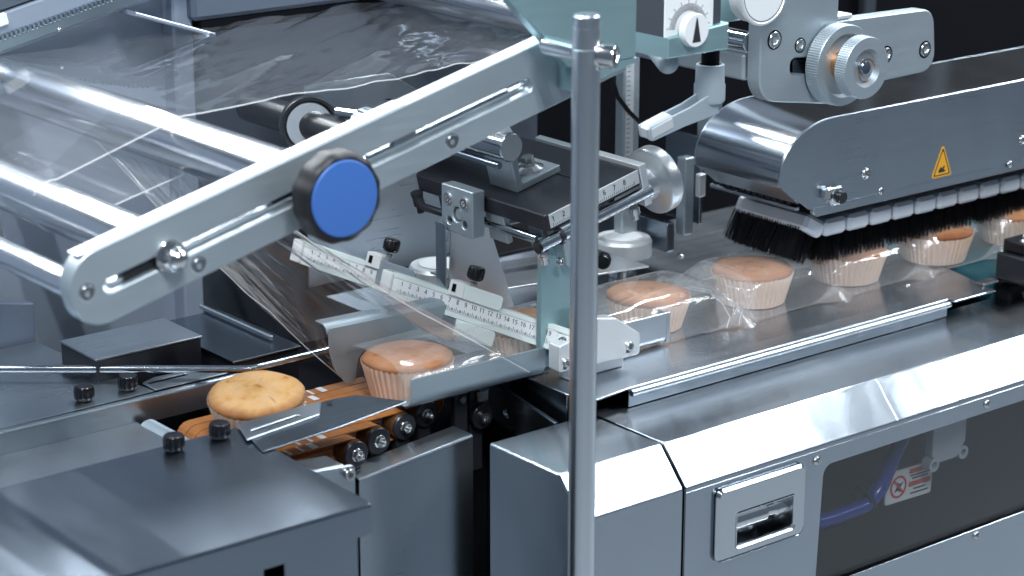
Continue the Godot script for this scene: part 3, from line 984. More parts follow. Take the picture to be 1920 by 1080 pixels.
	for sx: float in seals.slice(0, 1):
		var sr: Array = []
		for i in 9:
			var row := PackedVector3Array()
			for j in 13:
				var a := PI * j / 12.0
				var d := (i - 4) / 4.0
				var top := lerpf(0.040, 0.056, d * d)
				row.append(V(sx + 0.024 * d + rng.randf_range(-0.0025, 0.0025), 0.020 + (top - 0.020) * pow(sin(a), 0.6) + rng.randf_range(-0.0030, 0.0030) * (1.0 if j > 0 and j < 12 else 0.0), -0.004 + (0.0465 - 0.002 * d * d) * signf(cos(a)) * pow(absf(cos(a)), 0.6) + rng.randf_range(-0.003, 0.003)))
			sr.append(row)
		var seal := part("cross_seal", Geo.new().sheet(sr), M.film_sleeve, o, 12.0)
		for c: Array in [[1, 0, 6], [3, 0, 5], [4, 1, 8], [5, 0, 4], [7, 0, 7]]:   # white threads painted in as glints on the creases
			var crease_glint: Array = []
			for j in range(c[1], c[2] + 1): crease_glint.append(sr[clampi(c[0] + (j % 2) * (1 if c[0] < 4 else -1), 0, 8)][j])
			part("crease_glint", Geo.new().tube(crease_glint, 0.0005, 6), M.film_glint, seal)
	# flattened side fin that the near edge of the sleeve leaves on the table
	rows = []
	for i in 121:
		var x := lerpf(0.43, 0.93, i / 120.0)
		var pinch := 0.0
		for s: float in seals: pinch = maxf(pinch, exp(-pow((x - s) / 0.014, 2.0)))
		var row := PackedVector3Array()
		for j in 7:
			var k := j / 6.0
			row.append(V(x + 0.002 * k, 0.0196 + 0.0016 * sin(x * 300.0 + k) * k * pinch + 0.002 * k * (1.0 - k) + 0.013 * pinch * (1.0 - k), 0.0395 + (0.0035 + 0.012 * pinch) * k))
		rows.append(row)
	part("fin", Geo.new().sheet(rows), M.film_sleeve, o, 70.0)

func outfeed_table() -> void:
	var o := thing("sealing_table", "long polished steel table top the filmed cupcakes slide on", "table", V(0.49, 0.0, -0.05))
	var g := Geo.new()
	g.t = Transform3D(Basis(Vector3.RIGHT, -PI / 2), V(0, 0.0160, 0))
	g.prism(pts([0.2389, -0.0855, 0.2503, -0.1090, 0.2890, -0.1040, 0.6790, -0.1040, 0.6790, -0.112, 0.735, -0.113, 0.7620, -0.0130, 0.76, 0.26, 0.2389, 0.26]), 0.0, 0.002, 0.0005)
	part("table_top", g, M.table_steel if M.has("table_steel") else M.polished, o)
	part("hem", Geo.new().tube([V(0.289, 0.0135, 0.1062), V(0.485, 0.0135, 0.1062), V(0.679, 0.0135, 0.1062)], 0.0028, 14), M.bright_steel, o)
	g = Geo.new()
	g.t = Transform3D(Basis(Vector3.FORWARD, Vector3.UP, Vector3.RIGHT), V(0.289, 0, 0))
	part("added_lip", g.prism(pts([-0.1020, 0.0155, -0.1035, 0.0155, -0.1035, 0.0010, -0.1020, 0.0010]), 0.0, 0.390, 0.0002), M.sheet_steel, o)  # lip added so reflecting steel covers the black shadow gap under the table
	part("left_skirt", Geo.new().prism(pts([0.2385, 0.0158, 0.2385, -0.030, 0.2402, -0.030, 0.2402, 0.0158]), -0.02, 0.084, 0.0003), M.dark_steel, o)
	pan_screw(o, V(0.682, 0.018, 0.051), Vector3.UP, 0.0035)
	pan_screw(o, V(0.5850, 0.018, -0.155), Vector3.UP, 0.0035)
	g = Geo.new()
	g.t = Transform3D(Basis(Vector3.LEFT, Vector3.UP, Vector3.FORWARD), Vector3.ZERO)
	var b := Geo.new()
	b.t = Transform3D(Basis(Vector3.FORWARD, Vector3.UP, Vector3.RIGHT), V(0.226, 0, 0))
	part("support_bar", b.prism(rounded(pts([0.006, -0.008, 0.016, -0.019, -0.085, -0.040, -0.085, -0.004, 0.0, 0.010]), [0.003, 0.003, 0, 0, 0.002], 4), 0.0, 0.004, 0.0006, [circle(Vector2(-0.022, -0.0135), 0.0035, 16)]), M.sheet_steel, o)
	part("frame", Geo.new().box(V(0.49, -0.20, -0.08), V(0.49, 0.36, 0.30), 0.002), M.dark_gap, o)  # black box put in for the dark inside below the table
	# teal outfeed belt beyond the table
	o = thing("outfeed_belt", "dark teal flat belt carrying cupcakes away beyond the table", "conveyor belt", V(0.95, 0.0, 0.0))
	part("belt", Geo.new().prism(rounded(pts([0.765, -0.01, 1.6, -0.01, 1.6, 0.0165, 0.765, 0.0165]), [0.008, 0.008, 0.008, 0.008], 6), -0.10, 0.085, 0.0005), M.teal_belt, o)
	part("side_rail", Geo.new().box(V(1.18, -0.01, 0.097), V(0.83, 0.05, 0.018), 0.002), M.dark_gap, o)
	# sensor beside it
	o = thing("sensor_block", "small black sensor block with two screws and a cable at the table's right end", "sensor", V(0.77, 0.02, 0.11))
	part("housing", Geo.new().box(V(0.783, 0.034, 0.112), V(0.055, 0.026, 0.036), 0.0015), M.black_metal, o)
	part("cover", Geo.new().box(V(0.786, 0.0530, 0.108), V(0.046, 0.012, 0.026), 0.0015), M.black_plastic, o)
	pan_screw(o, V(0.769, 0.059, 0.113), Vector3.UP, 0.0028)
	pan_screw(o, V(0.783, 0.059, 0.104), Vector3.UP, 0.0028)
	part("cable", Geo.new().tube([V(0.770, 0.055, 0.122), V(0.767, 0.050, 0.133), V(0.765, 0.036, 0.137), V(0.758, 0.024, 0.138), V(0.748, 0.016, 0.134)], 0.0018, 8), M.black_plastic, o)
	part("lug", Geo.new().prism(rounded(pts([0.735, 0.018, 0.757, 0.018, 0.757, 0.0205, 0.735, 0.0205]), [0.001, 0.001, 0.001, 0.001], 3), 0.088, 0.098, 0.0004), M.bolt, o)

func covers() -> void:
	# --- left cover, with a bevelled front edge
	var prof := rounded(pts([0.0950, -0.45, 0.2070, -0.45, 0.2070, -0.0300, 0.1800, 0.0, 0.0950, 0.0]), [0.0, 0.0, 0.003, 0.003, 0.0015], 5)
	var o := thing("left_machine_cover", "blank stainless machine cover with a slanted front edge, just behind the post", "machine cover", V(0.2, -0.2, 0.15))
	var g := Geo.new()
	g.t = Transform3D(Basis(Vector3.BACK, Vector3.UP, Vector3.LEFT), V(0.2547, 0, 0))
	part("shell", g.prism(prof, 0.0, 0.1042, 0.0012), M.cover_steel, o)
	# --- right cover: bent top sheet, front sheet with a window and a recessed handle
	o = thing("right_machine_cover", "long stainless machine cover with a dark window and recessed pull handle", "machine cover", V(0.65, -0.2, 0.15))
	g = Geo.new()
	g.t = Transform3D(Basis(Vector3.BACK, Vector3.UP, Vector3.LEFT), V(1.25, 0, 0))
	var top := rounded(pts([0.2070, -0.0335, 0.2070, -0.0300, 0.1800, 0.0, 0.0900, 0.0, 0.0900, -0.0014, 0.1794, -0.0014, 0.2056, -0.0306, 0.2056, -0.0335]), [0, 0.003, 0.003, 0, 0, 0.002, 0.002, 0], 5)
	part("bent_top", g.prism(top, 0.0, 0.9925, 0.0003), M.cover_steel, o)
	g = Geo.new()
	var win := rounded(pts([0.4075, -0.1580, 1.05, -0.1580, 1.05, -0.0489, 0.4122, -0.0489]), [0.004, 0.004, 0.004, 0.010], 6)
	var han := rrect(0.2885, -0.1005, 0.3865, -0.0395, 0.006)
	g.prism(pts([0.2575, -0.45, 1.25, -0.45, 1.25, -0.0337, 0.2575, -0.0337]), 0.2056, 0.2070, 0.0003, [win, han])
	part("front_sheet", g, M.cover_steel, o)
	g = Geo.new()
	part("window_pane", Geo.new().prism(rounded(pts([0.399, -0.166, 1.06, -0.166, 1.06, -0.0410, 0.399, -0.0410]), [0.003, 0.003, 0.003, 0.003], 4), 0.2005, 0.2035, 0.0003), M.dark_glass, o)
	part("left_edge", Geo.new().prism(pts([0.0, 0.0]), 0.0, 0.0) if false else side_edge(0.2575, prof), M.cover_steel, o)
	# handle: flange, dished bowl and grip
	var h := part("handle_frame", Geo.new().prism(rrect(0.2875, -0.1015, 0.3875, -0.0385, 0.007), 0.2072, 0.2118, 0.0028, [rrect(0.3105, -0.0910, 0.3735, -0.0645, 0.0015, 3)]), M.polished, o)
	var bowl := Geo.new()
	bowl.box(V(0.342, -0.0778, 0.1865), V(0.064, 0.028, 0.001), 0.0)
	part("handle_bowl", bowl, M.polished, h)
	part("bowl_side", Geo.new().box(V(0.3742, -0.0778, 0.1985), V(0.001, 0.028, 0.025), 0.0), M.polished, h)
	part("bowl_side", Geo.new().box(V(0.3098, -0.0778, 0.1985), V(0.001, 0.028, 0.025), 0.0), M.polished, h)
	part("bowl_floor", Geo.new().box(V(0.342, -0.0914, 0.1985), V(0.0634, 0.0006, 0.025), 0.0), M.polished, h)
	part("bowl_roof", Geo.new().box(V(0.342, -0.0640, 0.1985), V(0.0634, 0.0006, 0.025), 0.0), M.polished, h)
	bowl = Geo.new()
	bowl.t = ax(V(0.3112, -0.0755, 0.1985), Vector3.RIGHT)
	part("grip", bowl.lathe([Vector2(0, 0), Vector2(0.0088, 0), Vector2(0.0088, 0.038), Vector2(0.0070, 0.041), Vector2(0.0070, 0.048), Vector2(0.0086, 0.050), Vector2(0.0086, 0.0622), Vector2(0, 0.0622)], 28), M.chrome, h)
	for p: Vector2 in [Vector2(0.4030, -0.0425), Vector2(0.6156, -0.0413), Vector2(0.6125, -0.1645), Vector2(0.82, -0.0413), Vector2(0.41, -0.1645)]:
		pan_screw(o, V(p.x, p.y, 0.207), V(0, 0, 1), 0.0042)
	# inside of the machine, seen through the window
	o = thing("machine_interior", "dark compartment behind the cover window", "machine compartment", V(0.7, -0.2, 0.1))
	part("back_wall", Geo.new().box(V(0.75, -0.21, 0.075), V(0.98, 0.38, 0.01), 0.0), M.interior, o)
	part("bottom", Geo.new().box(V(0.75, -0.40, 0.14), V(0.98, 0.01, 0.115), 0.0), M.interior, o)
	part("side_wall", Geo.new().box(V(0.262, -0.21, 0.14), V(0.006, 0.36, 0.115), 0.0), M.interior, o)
	part("valve_body", Geo.new().box(V(0.452, -0.070, 0.15), V(0.022, 0.030, 0.02), 0.003), M.dark_steel, o)
	o = thing("air_hoses", "pair of curved blue air hoses behind the cover window", "hose", V(0.57, -0.12, 0.13))
	for k in 2:
		var d := V(0.010 * k, -0.006 * k, -0.012 * k)
		var a: Array = []
		var c := Curve3D.new()
		c.add_point(V(0.548, -0.040, 0.178) + d, Vector3.ZERO, V(-0.001, -0.02, 0))
		c.add_point(V(0.520, -0.098, 0.178) + d, V(0.016, 0.030, 0), V(-0.014, -0.022, 0))
		c.add_point(V(0.470, -0.117, 0.178) + d, V(0.022, 0.001, 0), V(-0.02, -0.001, 0))
		c.add_point(V(0.400, -0.114, 0.178) + d, V(0.02, 0, 0), Vector3.ZERO)
		c.bake_interval = 0.006
		for p in c.get_baked_points(): a.append(p)
		part("hose", Geo.new().tube(a, 0.0062, 12), M.hose, o)
	var cl := Geo.new()
	cl.t = ax(V(0.5020, -0.1130, 0.172), V(0.9, 0.35, 0))
	part("hose_clip", cl.cyl(0.0130, -0.0020, 0.0020, 20), M.black_plastic, o)
	o = thing("motor_bracket", "grey round motor flange with two bolt ears behind the cover window", "motor flange", V(0.60, -0.06, 0.18))
	g = Geo.new()
	part("flange", g.prism(rounded(pts([0.5775, -0.0890, 0.5875, -0.0970, 0.6115, -0.0970, 0.6210, -0.0830, 0.6210, -0.033, 0.5775, -0.033]), [0.003, 0.004, 0.010, 0.006, 0, 0], 5), 0.172, 0.182, 0.001), M.lever_grey, o)
	for p: Vector2 in [Vector2(0.5805, -0.0975), Vector2(0.6190, -0.0945)]:
		g = Geo.new()
		g.t = Transform3D(Basis.IDENTITY, V(p.x, p.y, 0.172))
		part("ear", g.lathe([Vector2(0.0034, 0), Vector2(0.0062, 0), Vector2(0.0062, 0.010), Vector2(0.0034, 0.010), Vector2(0.0034, 0)], 24), M.lever_grey, o)
	# warning plate: white with red bands and a red ring over a dark figure
	o = thing("warning_plate", "white and red warning plate with a prohibition ring behind the cover window", "sign", V(0.568, -0.116, 0.165))
	var rt := Transform3D(Basis(Vector3.BACK, -0.03), V(0.568, -0.1165, 0.165))
	part("plate", turned(rt).prism(rrect(-0.0300, -0.0150, 0.0300, 0.0150, 0.002, 3), -0.0020, 0.0, 0.0003), M.print_white, o)
	part("ring", turned(rt).prism(circle(Vector2(-0.0145, -0.0002), 0.0105, 32), 0.0001, 0.0006, 0.0001, [circle(Vector2(-0.0145, -0.0002), 0.0084, 32)]), M.print_red, o)
	var bar := turned(rt * Transform3D(Basis(Vector3.BACK, -0.8), V(-0.0145, -0.0002, 0.0008)))
	part("ring_bar", bar.box(Vector3.ZERO, V(0.018, 0.002, 0.0004), 0.0), M.print_red, o)
	part("pictogram", turned(rt).prism(pts([-0.0195, -0.0050, -0.0155, -0.0035, -0.0105, -0.0060, -0.0120, -0.0010, -0.0085, 0.0035, -0.0130, 0.0020, -0.0160, 0.0045, -0.0160, 0.0005]), 0.0001, 0.0005, 0.0001), M.print_black, o)
	for b: float in [0.0112, -0.0010]:
		part("red_band", turned(rt).box(V(0.0135, b, 0.0003), V(0.0285, 0.0042, 0.0006), 0.0), M.print_red, o)
	for b: Array in [[0.0068, 0.026], [0.0040, 0.021], [-0.0062, 0.015], [-0.0100, 0.023]]:
		part("text_line", turned(rt).box(V(0.0135, b[0], 0.0002), V(b[1], 0.0013, 0.0004), 0.0), M.print_black, o)

func turned(t: Transform3D) -> Geo:
	var g := Geo.new()
	g.t = t
	return g

func side_edge(x: float, prof: PackedVector2Array) -> Geo:
	var g := Geo.new()
	g.t = Transform3D(Basis(Vector3.BACK, Vector3.UP, Vector3.LEFT), V(x + 0.0012, 0, 0))
	g.prism(Geo.inset(prof, 0.0016), 0.0, 0.0010, 0.0002)
	return g

func arm_and_rollers() -> void:
	var tilt := Basis(Vector3.BACK, deg_to_rad(13.9))
	var o := local("slotted_arm", "long tilted aluminium side arm with two slots, carrying the rollers", "side arm", Transform3D(tilt, V(-0.2303, 0.2134, 0.17)))
	var slot1 := rrect(0.0125, -0.0070, 0.168, 0.0020, 0.0045, 6)
	var slot2 := rrect(0.219, -0.0070, 0.3725, 0.0032, 0.0051, 6)
	var out := rounded(pts([-0.0105, -0.0255, 0.46, -0.0255, 0.46, 0.0245, -0.0105, 0.0245]), [0.020, 0, 0, 0.024], 10)
	part("bar", Geo.new().prism(out, -0.015, 0.0, 0.0009, [slot1, slot2]), M.aluminium, o)
	var sc := part("scale_strip", Geo.new().box(V(0.133, 0.0249, -0.0078), V(0.262, 0.0008, 0.0135), 0.0002), M.white_aluminium, o)
	var tk := Geo.new()
	for k in 26: tk.box(V(0.012 + 0.0098 * k, 0.0254, -0.0078 + (0.003 if k % 2 else 0.0015)), V(0.0006, 0.0002, 0.004 if k % 2 else 0.007), 0.0)
	part("scale_ticks", tk, M.print_grey, sc).set_meta("kind", "stuff")
	for p: Vector2 in [Vector2(0.0006, 0.0), Vector2(0.0807, -0.0165), Vector2(0.295, -0.0158)]:
		var g := Geo.new()
		g.t = Transform3D(Basis.IDENTITY, V(p.x, p.y, -0.0002))
		part("counterbore", g.lathe([Vector2(0.0050, 0.0004), Vector2(0.0056, 0.0004), Vector2(0.0060, 0.0002), Vector2(0.0060, 0.0)], 28), M.chrome, o)
		socket_screw(o, V(p.x, p.y, -0.0014), V(0, 0, 1), 0.0048, 0.0022, M.bolt_dark)
	dome_nut(o, V(0.0625, -0.0015, 0.0), V(0, 0, 1), 0.0088, 0.0165)
	# what slides in the slots: a steel rack with clamped pieces
	part("slot_rail", Geo.new().box(V(0.1, -0.0056, -0.0115), V(0.16, 0.0035, 0.006), 0.0006), M.polished, o)
	part("slot_rail", Geo.new().box(V(0.30, -0.0056, -0.0115), V(0.16, 0.0035, 0.006), 0.0006), M.polished, o)
	var rk := Geo.new()
	for k in 70: rk.box(V(0.232 + 0.0018 * k, -0.0030, -0.0115), V(0.0010, 0.0022, 0.006), 0.0)
	part("rack_teeth", rk, M.dark_steel, o).set_meta("kind", "stuff")
	var tk2 := Geo.new()
	for k in 6: tk2.box(V(0.082 + 0.0132 * k, 0.0004, -0.010), V(0.0013, 0.0035, 0.006), 0.0)
	part("slot_pins", tk2, M.chrome, o).set_meta("kind", "stuff")
	part("slot_block", Geo.new().box(V(0.042, -0.002, -0.009), V(0.026, 0.0065, 0.010), 0.001), M.black_metal, o)
	part("slot_block", Geo.new().box(V(0.158, 0.000, -0.009), V(0.022, 0.0050, 0.010), 0.001), M.black_metal, o)
	part("slot_block", Geo.new().box(V(0.262, -0.001, -0.010), V(0.020, 0.0060, 0.008), 0.001), M.polished, o)
	# the big blue hand knob
	o = local("blue_hand_knob", "round black hand knob with a bright blue cap on the slotted arm", "knob", Transform3D(tilt, V(-0.2303, 0.2134, 0.17) + tilt * V(0.1790, -0.0030, 0.0)))
	part("body", Geo.new().lathe([Vector2(0, 0.0), Vector2(0.011, 0.0), Vector2(0.013, 0.012), Vector2(0.026, 0.0145), Vector2(0.0300, 0.017), Vector2(0.0312, 0.020), Vector2(0.0312, 0.0300), Vector2(0.0296, 0.0335), Vector2(0.0275, 0.0347), Vector2(0.0268, 0.0340), Vector2(0, 0.0340)], 72, 12, 0.018), M.black_rubber, o, 40.0)
	part("cap", Geo.new().lathe([Vector2(0, 0.0342), Vector2(0.0262, 0.0342), Vector2(0.0262, 0.0349), Vector2(0.0254, 0.0356), Vector2(0.012, 0.0362), Vector2(0, 0.0363)], 64), M.blue_plastic, o)
	# idlers
	var g := Geo.new()
	o = thing("idler_roller", "upper bright steel idler roller under the film web, ending at the blue knob", "roller", V(-0.062, 0.256, -0.08), "idler rollers of the film path")
	g.t = Transform3D(Basis.IDENTITY, V(-0.062, 0.256, 0))
	part("tube", g.cyl(0.0195, -0.335, 0.150, 56, 0.001), M.roller_steel, o)
	g = Geo.new(); g.t = Transform3D(Basis.IDENTITY, V(-0.0585, 0.2545, 0))
	part("shaft", g.cyl(0.006, -0.282, 0.158, 20), M.bolt, o)
	o = thing("idler_roller", "lower bright steel idler roller, ending at the dome nut of the arm", "roller", V(-0.170, 0.228, -0.08), "idler rollers of the film path")
	g = Geo.new(); g.t = Transform3D(Basis.IDENTITY, V(-0.170, 0.228, 0))
	part("tube", g.cyl(0.0168, -0.335, 0.150, 56, 0.001), M.roller_steel, o)
	g = Geo.new(); g.t = Transform3D(Basis.IDENTITY, V(-0.171, 0.228, 0))
	part("shaft", g.cyl(0.006, -0.282, 0.158, 20), M.bolt, o)
	o = thing("tie_rod", "slim bright tie rod at the rounded end of the slotted arm", "rod", V(-0.2303, 0.2134, -0.08))
	g = Geo.new(); g.t = Transform3D(Basis.IDENTITY, V(-0.2290, 0.2134, 0))
	part("rod", g.cyl(0.0092, -0.28, 0.155, 36, 0.001), M.roller_steel, o)
	o = thing("feed_roller", "steel film roller at the top, ending behind the teal tinted bracket", "roller", V(0.305, 0.30, -0.1))
	g = Geo.new(); g.t = Transform3D(Basis.IDENTITY, V(0.3070, 0.2985, 0))
	part("tube", g.cyl(0.0135, -0.40, 0.02, 48, 0.001), M.roller_steel, o)
	g = Geo.new(); g.t = Transform3D(Basis.IDENTITY, V(0.350, 0.3270, 0))
	part("backing_roller", g.cyl(0.024, -0.34, 0.01, 56, 0.001), M.roller_steel, o)
	# rear arm with a rack
	o = local("rear_side_bar", "dark blurred rear side bar with a gear rack, top left", "side bar", Transform3D(Basis(Vector3.BACK, deg_to_rad(12.0)), V(-0.060, 0.2902, -0.28)))
	part("bar", Geo.new().prism(rounded(pts([-0.035, -0.0135, 0.55, -0.0135, 0.55, 0.0185, -0.035, 0.0185]), [0.010, 0, 0, 0.010], 6), -0.014, 0.0, 0.0009), M.panel_steel_blue, o)
	part("upper_bar", Geo.new().box(V(0.225, 0.040, -0.010), V(0.65, 0.040, 0.012), 0.0009), M.panel_steel_dark, o)
	part("rack_bar", Geo.new().box(V(0.225, -0.005, 0.003), V(0.62, 0.009, 0.006), 0.0008), M.sheet_steel, o)
	var th := Geo.new()
	for k in 150: th.box(V(-0.08 + 0.0042 * k, 0.0012, 0.003), V(0.0022, 0.0036, 0.006), 0.0)
	part("rack_teeth", th, M.sheet_steel, o).set_meta("kind", "stuff")
	part("white_tab", Geo.new().box(V(-0.002, 0.0150, 0.003), V(0.022, 0.010, 0.005), 0.001), M.print_white, o)
	pan_screw(o, V(0.050, -0.0085, 0.006), V(0, 0, 1), 0.002)

func post_and_bracket() -> void:
	var o := thing("support_post", "upright round steel post with a slotted top, in front of everything", "post", V(0.1265, -0.9, 0.235))
	var g := Geo.new()
	g.t = ax(V(0.1265, 0, 0.235), Vector3.UP)
	part("pole", g.cyl(0.0099, -0.9, 0.3375, 48, 0.0012), M.post_steel, o)
	g = Geo.new()
	g.t = ax(V(0.1265, 0, 0.235), Vector3.UP)
	# slotted head: two cheeks round a gap open to the right front
	var head: Array[Vector2] = []
	var a0 := deg_to_rad(44.0)
	for i in 29: head.append(Vector2.from_angle(a0 + 0.28 + (TAU - 0.56) * i / 28.0) * 0.0099)
	head.append(Vector2.from_angle(a0) * 0.0035 + Vector2.from_angle(a0 - PI / 2) * 0.0032)
	head.append(Vector2.from_angle(a0) * 0.0035 + Vector2.from_angle(a0 + PI / 2) * 0.0032)
	g.t = Transform3D(Basis(Vector3.RIGHT, Vector3.FORWARD, Vector3.UP), V(0.1265, 0, 0.235))
	part("slotted_head", g.prism(PackedVector2Array(head), 0.3373, 0.3515, 0.0002), M.post_steel, o)
	g = Geo.new()
	g.t = ax(V(0.1265, 0, 0.235), Vector3.UP)
	part("top_cap", g.lathe([Vector2(0, 0.3515), Vector2(0.0099, 0.3515), Vector2(0.0099, 0.3590), Vector2(0.0086, 0.3606), Vector2(0, 0.3606)], 40), M.post_steel, o)
	g = Geo.new()
	g.t = Transform3D(Basis.IDENTITY, V(0.1270, 0.3325, 0.0))
	part("spacer", g.cyl(0.0068, 0.192, 0.226, 28), M.post_steel, o)
	g = Geo.new()
	g.t = ax(V(0.1300, 0.3325, 0.2440), V(0.5, 0, 0.87))
	part("washer", g.cyl(0.0102, 0.0, 0.0018, 32, 0.0003), M.chrome, o)
	socket_screw(o, V(0.1300, 0.3325, 0.2440) + V(0.5, 0, 0.87) * 0.0016, V(0.5, 0, 0.87), 0.0086, 0.0110, M.chrome)
	# bracket in front of the arm, its teal reflection painted into the colour
	o = thing("teal_sheen_bracket", "large aluminium bracket plate, teal reflection put into its colour, behind the post's top, with a slanted edge", "bracket plate", V(0.16, 0.33, 0.185))
	part("plate", Geo.new().prism(pts([0.1500, 0.3130, 0.2135, 0.3130, 0.2135, 0.45, 0.030, 0.45, 0.0905, 0.3720]), 0.178, 0.190, 0.0012), M.teal_sheen_aluminium, o)
	part("foot_ledge", Geo.new().prism(pts([0.1560, 0.2945, 0.2150, 0.3085, 0.2150, 0.3128, 0.1560, 0.3128]), 0.150, 0.1885, 0.0008), M.teal_sheen_aluminium, o)

func adjusting_table() -> void:
	var tilt := Basis(Vector3.BACK, deg_to_rad(13.4))
	var o := local("adjusting_table", "tilted black slide table with a steel handwheel behind the post", "slide table", Transform3D(tilt, V(0.2353, 0.1623, 0.0)))
	var g := Geo.new()
	g.t = Transform3D(Basis(Vector3.RIGHT, -PI / 2), V(0, 0, 0))
	part("top_plate", g.prism(rounded(pts([0.0, -0.060, 0.1005, -0.060, 0.1005, 0.1175, 0.0, 0.1175]), [0.004, 0.001, 0.001, 0.006], 5), -0.0150, 0.0, 0.0009), M.black_metal, o)
	part("wear_pad", Geo.new().box(V(0.078, 0.0006, -0.010), V(0.034, 0.0012, 0.060), 0.0003), M.black_metal, o)
	part("under_block", Geo.new().box(V(-0.004, -0.022, -0.068), V(0.010, 0.030, 0.010), 0.001), M.black_metal, o)
	# scale on the right hand edge
	var s := part("scale_strip", Geo.new().box(V(0.0515, -0.0062, 0.0605), V(0.097, 0.0118, 0.0010), 0.0002), M.white_aluminium, o)
	var tk := Geo.new()
	for k in 41: tk.box(V(0.0058 + 0.0022 * k, -0.0105 + (0.0006 if k % 5 == 0 else 0.0), 0.0611), V(0.0004, 0.0030 if k % 5 == 0 else 0.0018, 0.0002), 0.0)
	part("scale_ticks", tk, M.print_grey, s).set_meta("kind", "stuff")
	for k in 8: text(s, str(k + 1), Transform3D(Basis.IDENTITY, V(0.0068 + 0.011 * k, -0.0052, 0.0612)), 0.0042, M.print_black)
	# end plate, handwheel, spindle
	part("end_plate", Geo.new().prism(rounded(pts([0.1012, -0.034, 0.1085, -0.034, 0.1085, 0.003, 0.1012, 0.003]), [0.001, 0.001, 0.001, 0.001], 3), 0.005, 0.062, 0.0006), M.white_aluminium, o)
	part("end_rail", Geo.new().box(V(0.1040, 0.0008, -0.035), V(0.006, 0.0040, 0.075), 0.0006), M.aluminium, o)
	g = Geo.new()
	g.t = ax(V(0.1086, -0.0235, 0.046), Vector3.RIGHT)
	var hw := part("handwheel", g.lathe([Vector2(0, 0), Vector2(0.0135, 0.0), Vector2(0.0145, 0.0105), Vector2(0.0262, 0.0125), Vector2(0.0285, 0.0140), Vector2(0.0290, 0.0160), Vector2(0.0290, 0.0240), Vector2(0.0278, 0.0262), Vector2(0.0255, 0.0265), Vector2(0.0240, 0.0250), Vector2(0.0100, 0.0246), Vector2(0.0085, 0.0260), Vector2(0, 0.0260)], 64), M.chrome_soft, o)
	hw.name = "handwheel"
	g = Geo.new()
	g.t = ax(V(-0.012, -0.0225, 0.060), Vector3.RIGHT)
	part("spindle", g.cyl(0.0052, 0.0, 0.122, 28), M.polished, o)
	g = Geo.new()
	g.t = ax(V(-0.0128, -0.0225, 0.060), Vector3.RIGHT)
	part("spindle_cap", g.cyl(0.0056, -0.0012, 0.0015, 28), M.black_plastic, o)
	g = Geo.new()
	g.t = ax(V(0.0085, -0.0225, 0.060), Vector3.RIGHT)
	part("collar", g.cyl(0.0070, 0.0, 0.004, 28), M.black_metal, o)
	part("spindle_block", Geo.new().box(V(0.0200, -0.0330, 0.052), V(0.017, 0.035, 0.020), 0.001), M.aluminium, o)
	# hose clip under the spindle, elbow fitting
	g = Geo.new()
	g.t = ax(V(-0.0070, -0.0290, 0.057), V(0, -1, 0))
	part("clip_ring", g.lathe([Vector2(0, 0), Vector2(0.0048, 0.0), Vector2(0.0052, 0.001), Vector2(0.0052, 0.0025), Vector2(0.0046, 0.003), Vector2(0.0052, 0.0035), Vector2(0.0052, 0.0055), Vector2(0.004, 0.0062), Vector2(0.004, 0.011), Vector2(0, 0.011)], 24), M.chrome, o)
	socket_screw(o, V(0.004, -0.0420, 0.060), V(0.4, -0.2, 0.9), 0.0036, 0.004, M.chrome)
	g = Geo.new()
	g.t = ax(V(0.0900, -0.0300, 0.060), V(0, -1, 0))
	part("clip_ring", g.lathe([Vector2(0, 0), Vector2(0.0040, 0.0), Vector2(0.0046, 0.001), Vector2(0.0046, 0.006), Vector2(0.003, 0.007), Vector2(0.003, 0.011), Vector2(0, 0.011)], 20), M.chrome, o)
	# square bolted plate on the left edge
	g = Geo.new()
	g.t = Transform3D(tilt.inverse(), Vector3.ZERO) * Transform3D(Basis(Vector3.BACK, Vector3.UP, Vector3.LEFT), V(-0.001, 0, 0))
	var sp := part("square_plate", g.prism(rrect(-0.0590, -0.0335, -0.0165, 0.0060, 0.0012, 3), 0.0, 0.0130, 0.0009, [circle(Vector2(-0.0375, -0.0170), 0.0064, 24), circle(Vector2(-0.0480, -0.0240), 0.0034, 16), circle(Vector2(-0.0275, -0.0240), 0.0034, 16)]), M.aluminium, o)
	for z: float in [-0.0490, -0.0265]:
		socket_screw(sp, tilt.inverse() * V(-0.0140, -0.0050, z), tilt.inverse() * Vector3.LEFT, 0.0050, 0.0020, M.chrome)
	g = Geo.new()
	g.t = ax(tilt.inverse() * V(-0.004, -0.0170, -0.0375), tilt.inverse() * Vector3.LEFT)
	part("pin", g.cyl(0.0050, 0.0, 0.0080, 24), M.aluminium, sp)
	g = Geo.new()
	g.t = Transform3D(tilt.inverse(), Vector3.ZERO)
	part("hole_back", g.box(V(-0.003, -0.020, -0.0375), V(0.001, 0.020, 0.034), 0.0), M.dark_gap, sp)
	# clevis with the round bar
	part("bracket_foot", Geo.new().prism(rounded(pts([0.0185, 0.0002, 0.0660, 0.0002, 0.0660, 0.0062, 0.0250, 0.0062, 0.0250, 0.030, 0.0185, 0.030]), [0.0005, 0.0005, 0.0005, 0.002, 0.0005, 0.0005], 3), -0.034, 0.003, 0.0006), M.aluminium, o)
	g = Geo.new()
	g.t = ax(V(0.0460, 0.0062, -0.013), Vector3.UP)
	part("bolt_washer", g.lathe([Vector2(0, 0), Vector2(0.0125, 0.0), Vector2(0.0125, 0.002), Vector2(0.007, 0.005), Vector2(0.0065, 0.0065), Vector2(0, 0.0065)], 32), M.bolt, o)
	g = Geo.new()
	g.t = ax(V(0.0460, 0.0125, -0.013), Vector3.UP)
	part("hex_bolt", g.lathe([Vector2(0, 0), Vector2(0.0055, 0.0), Vector2(0.0055, 0.0055), Vector2(0.0050, 0.0065), Vector2(0, 0.0065)], 6), M.bolt, o)
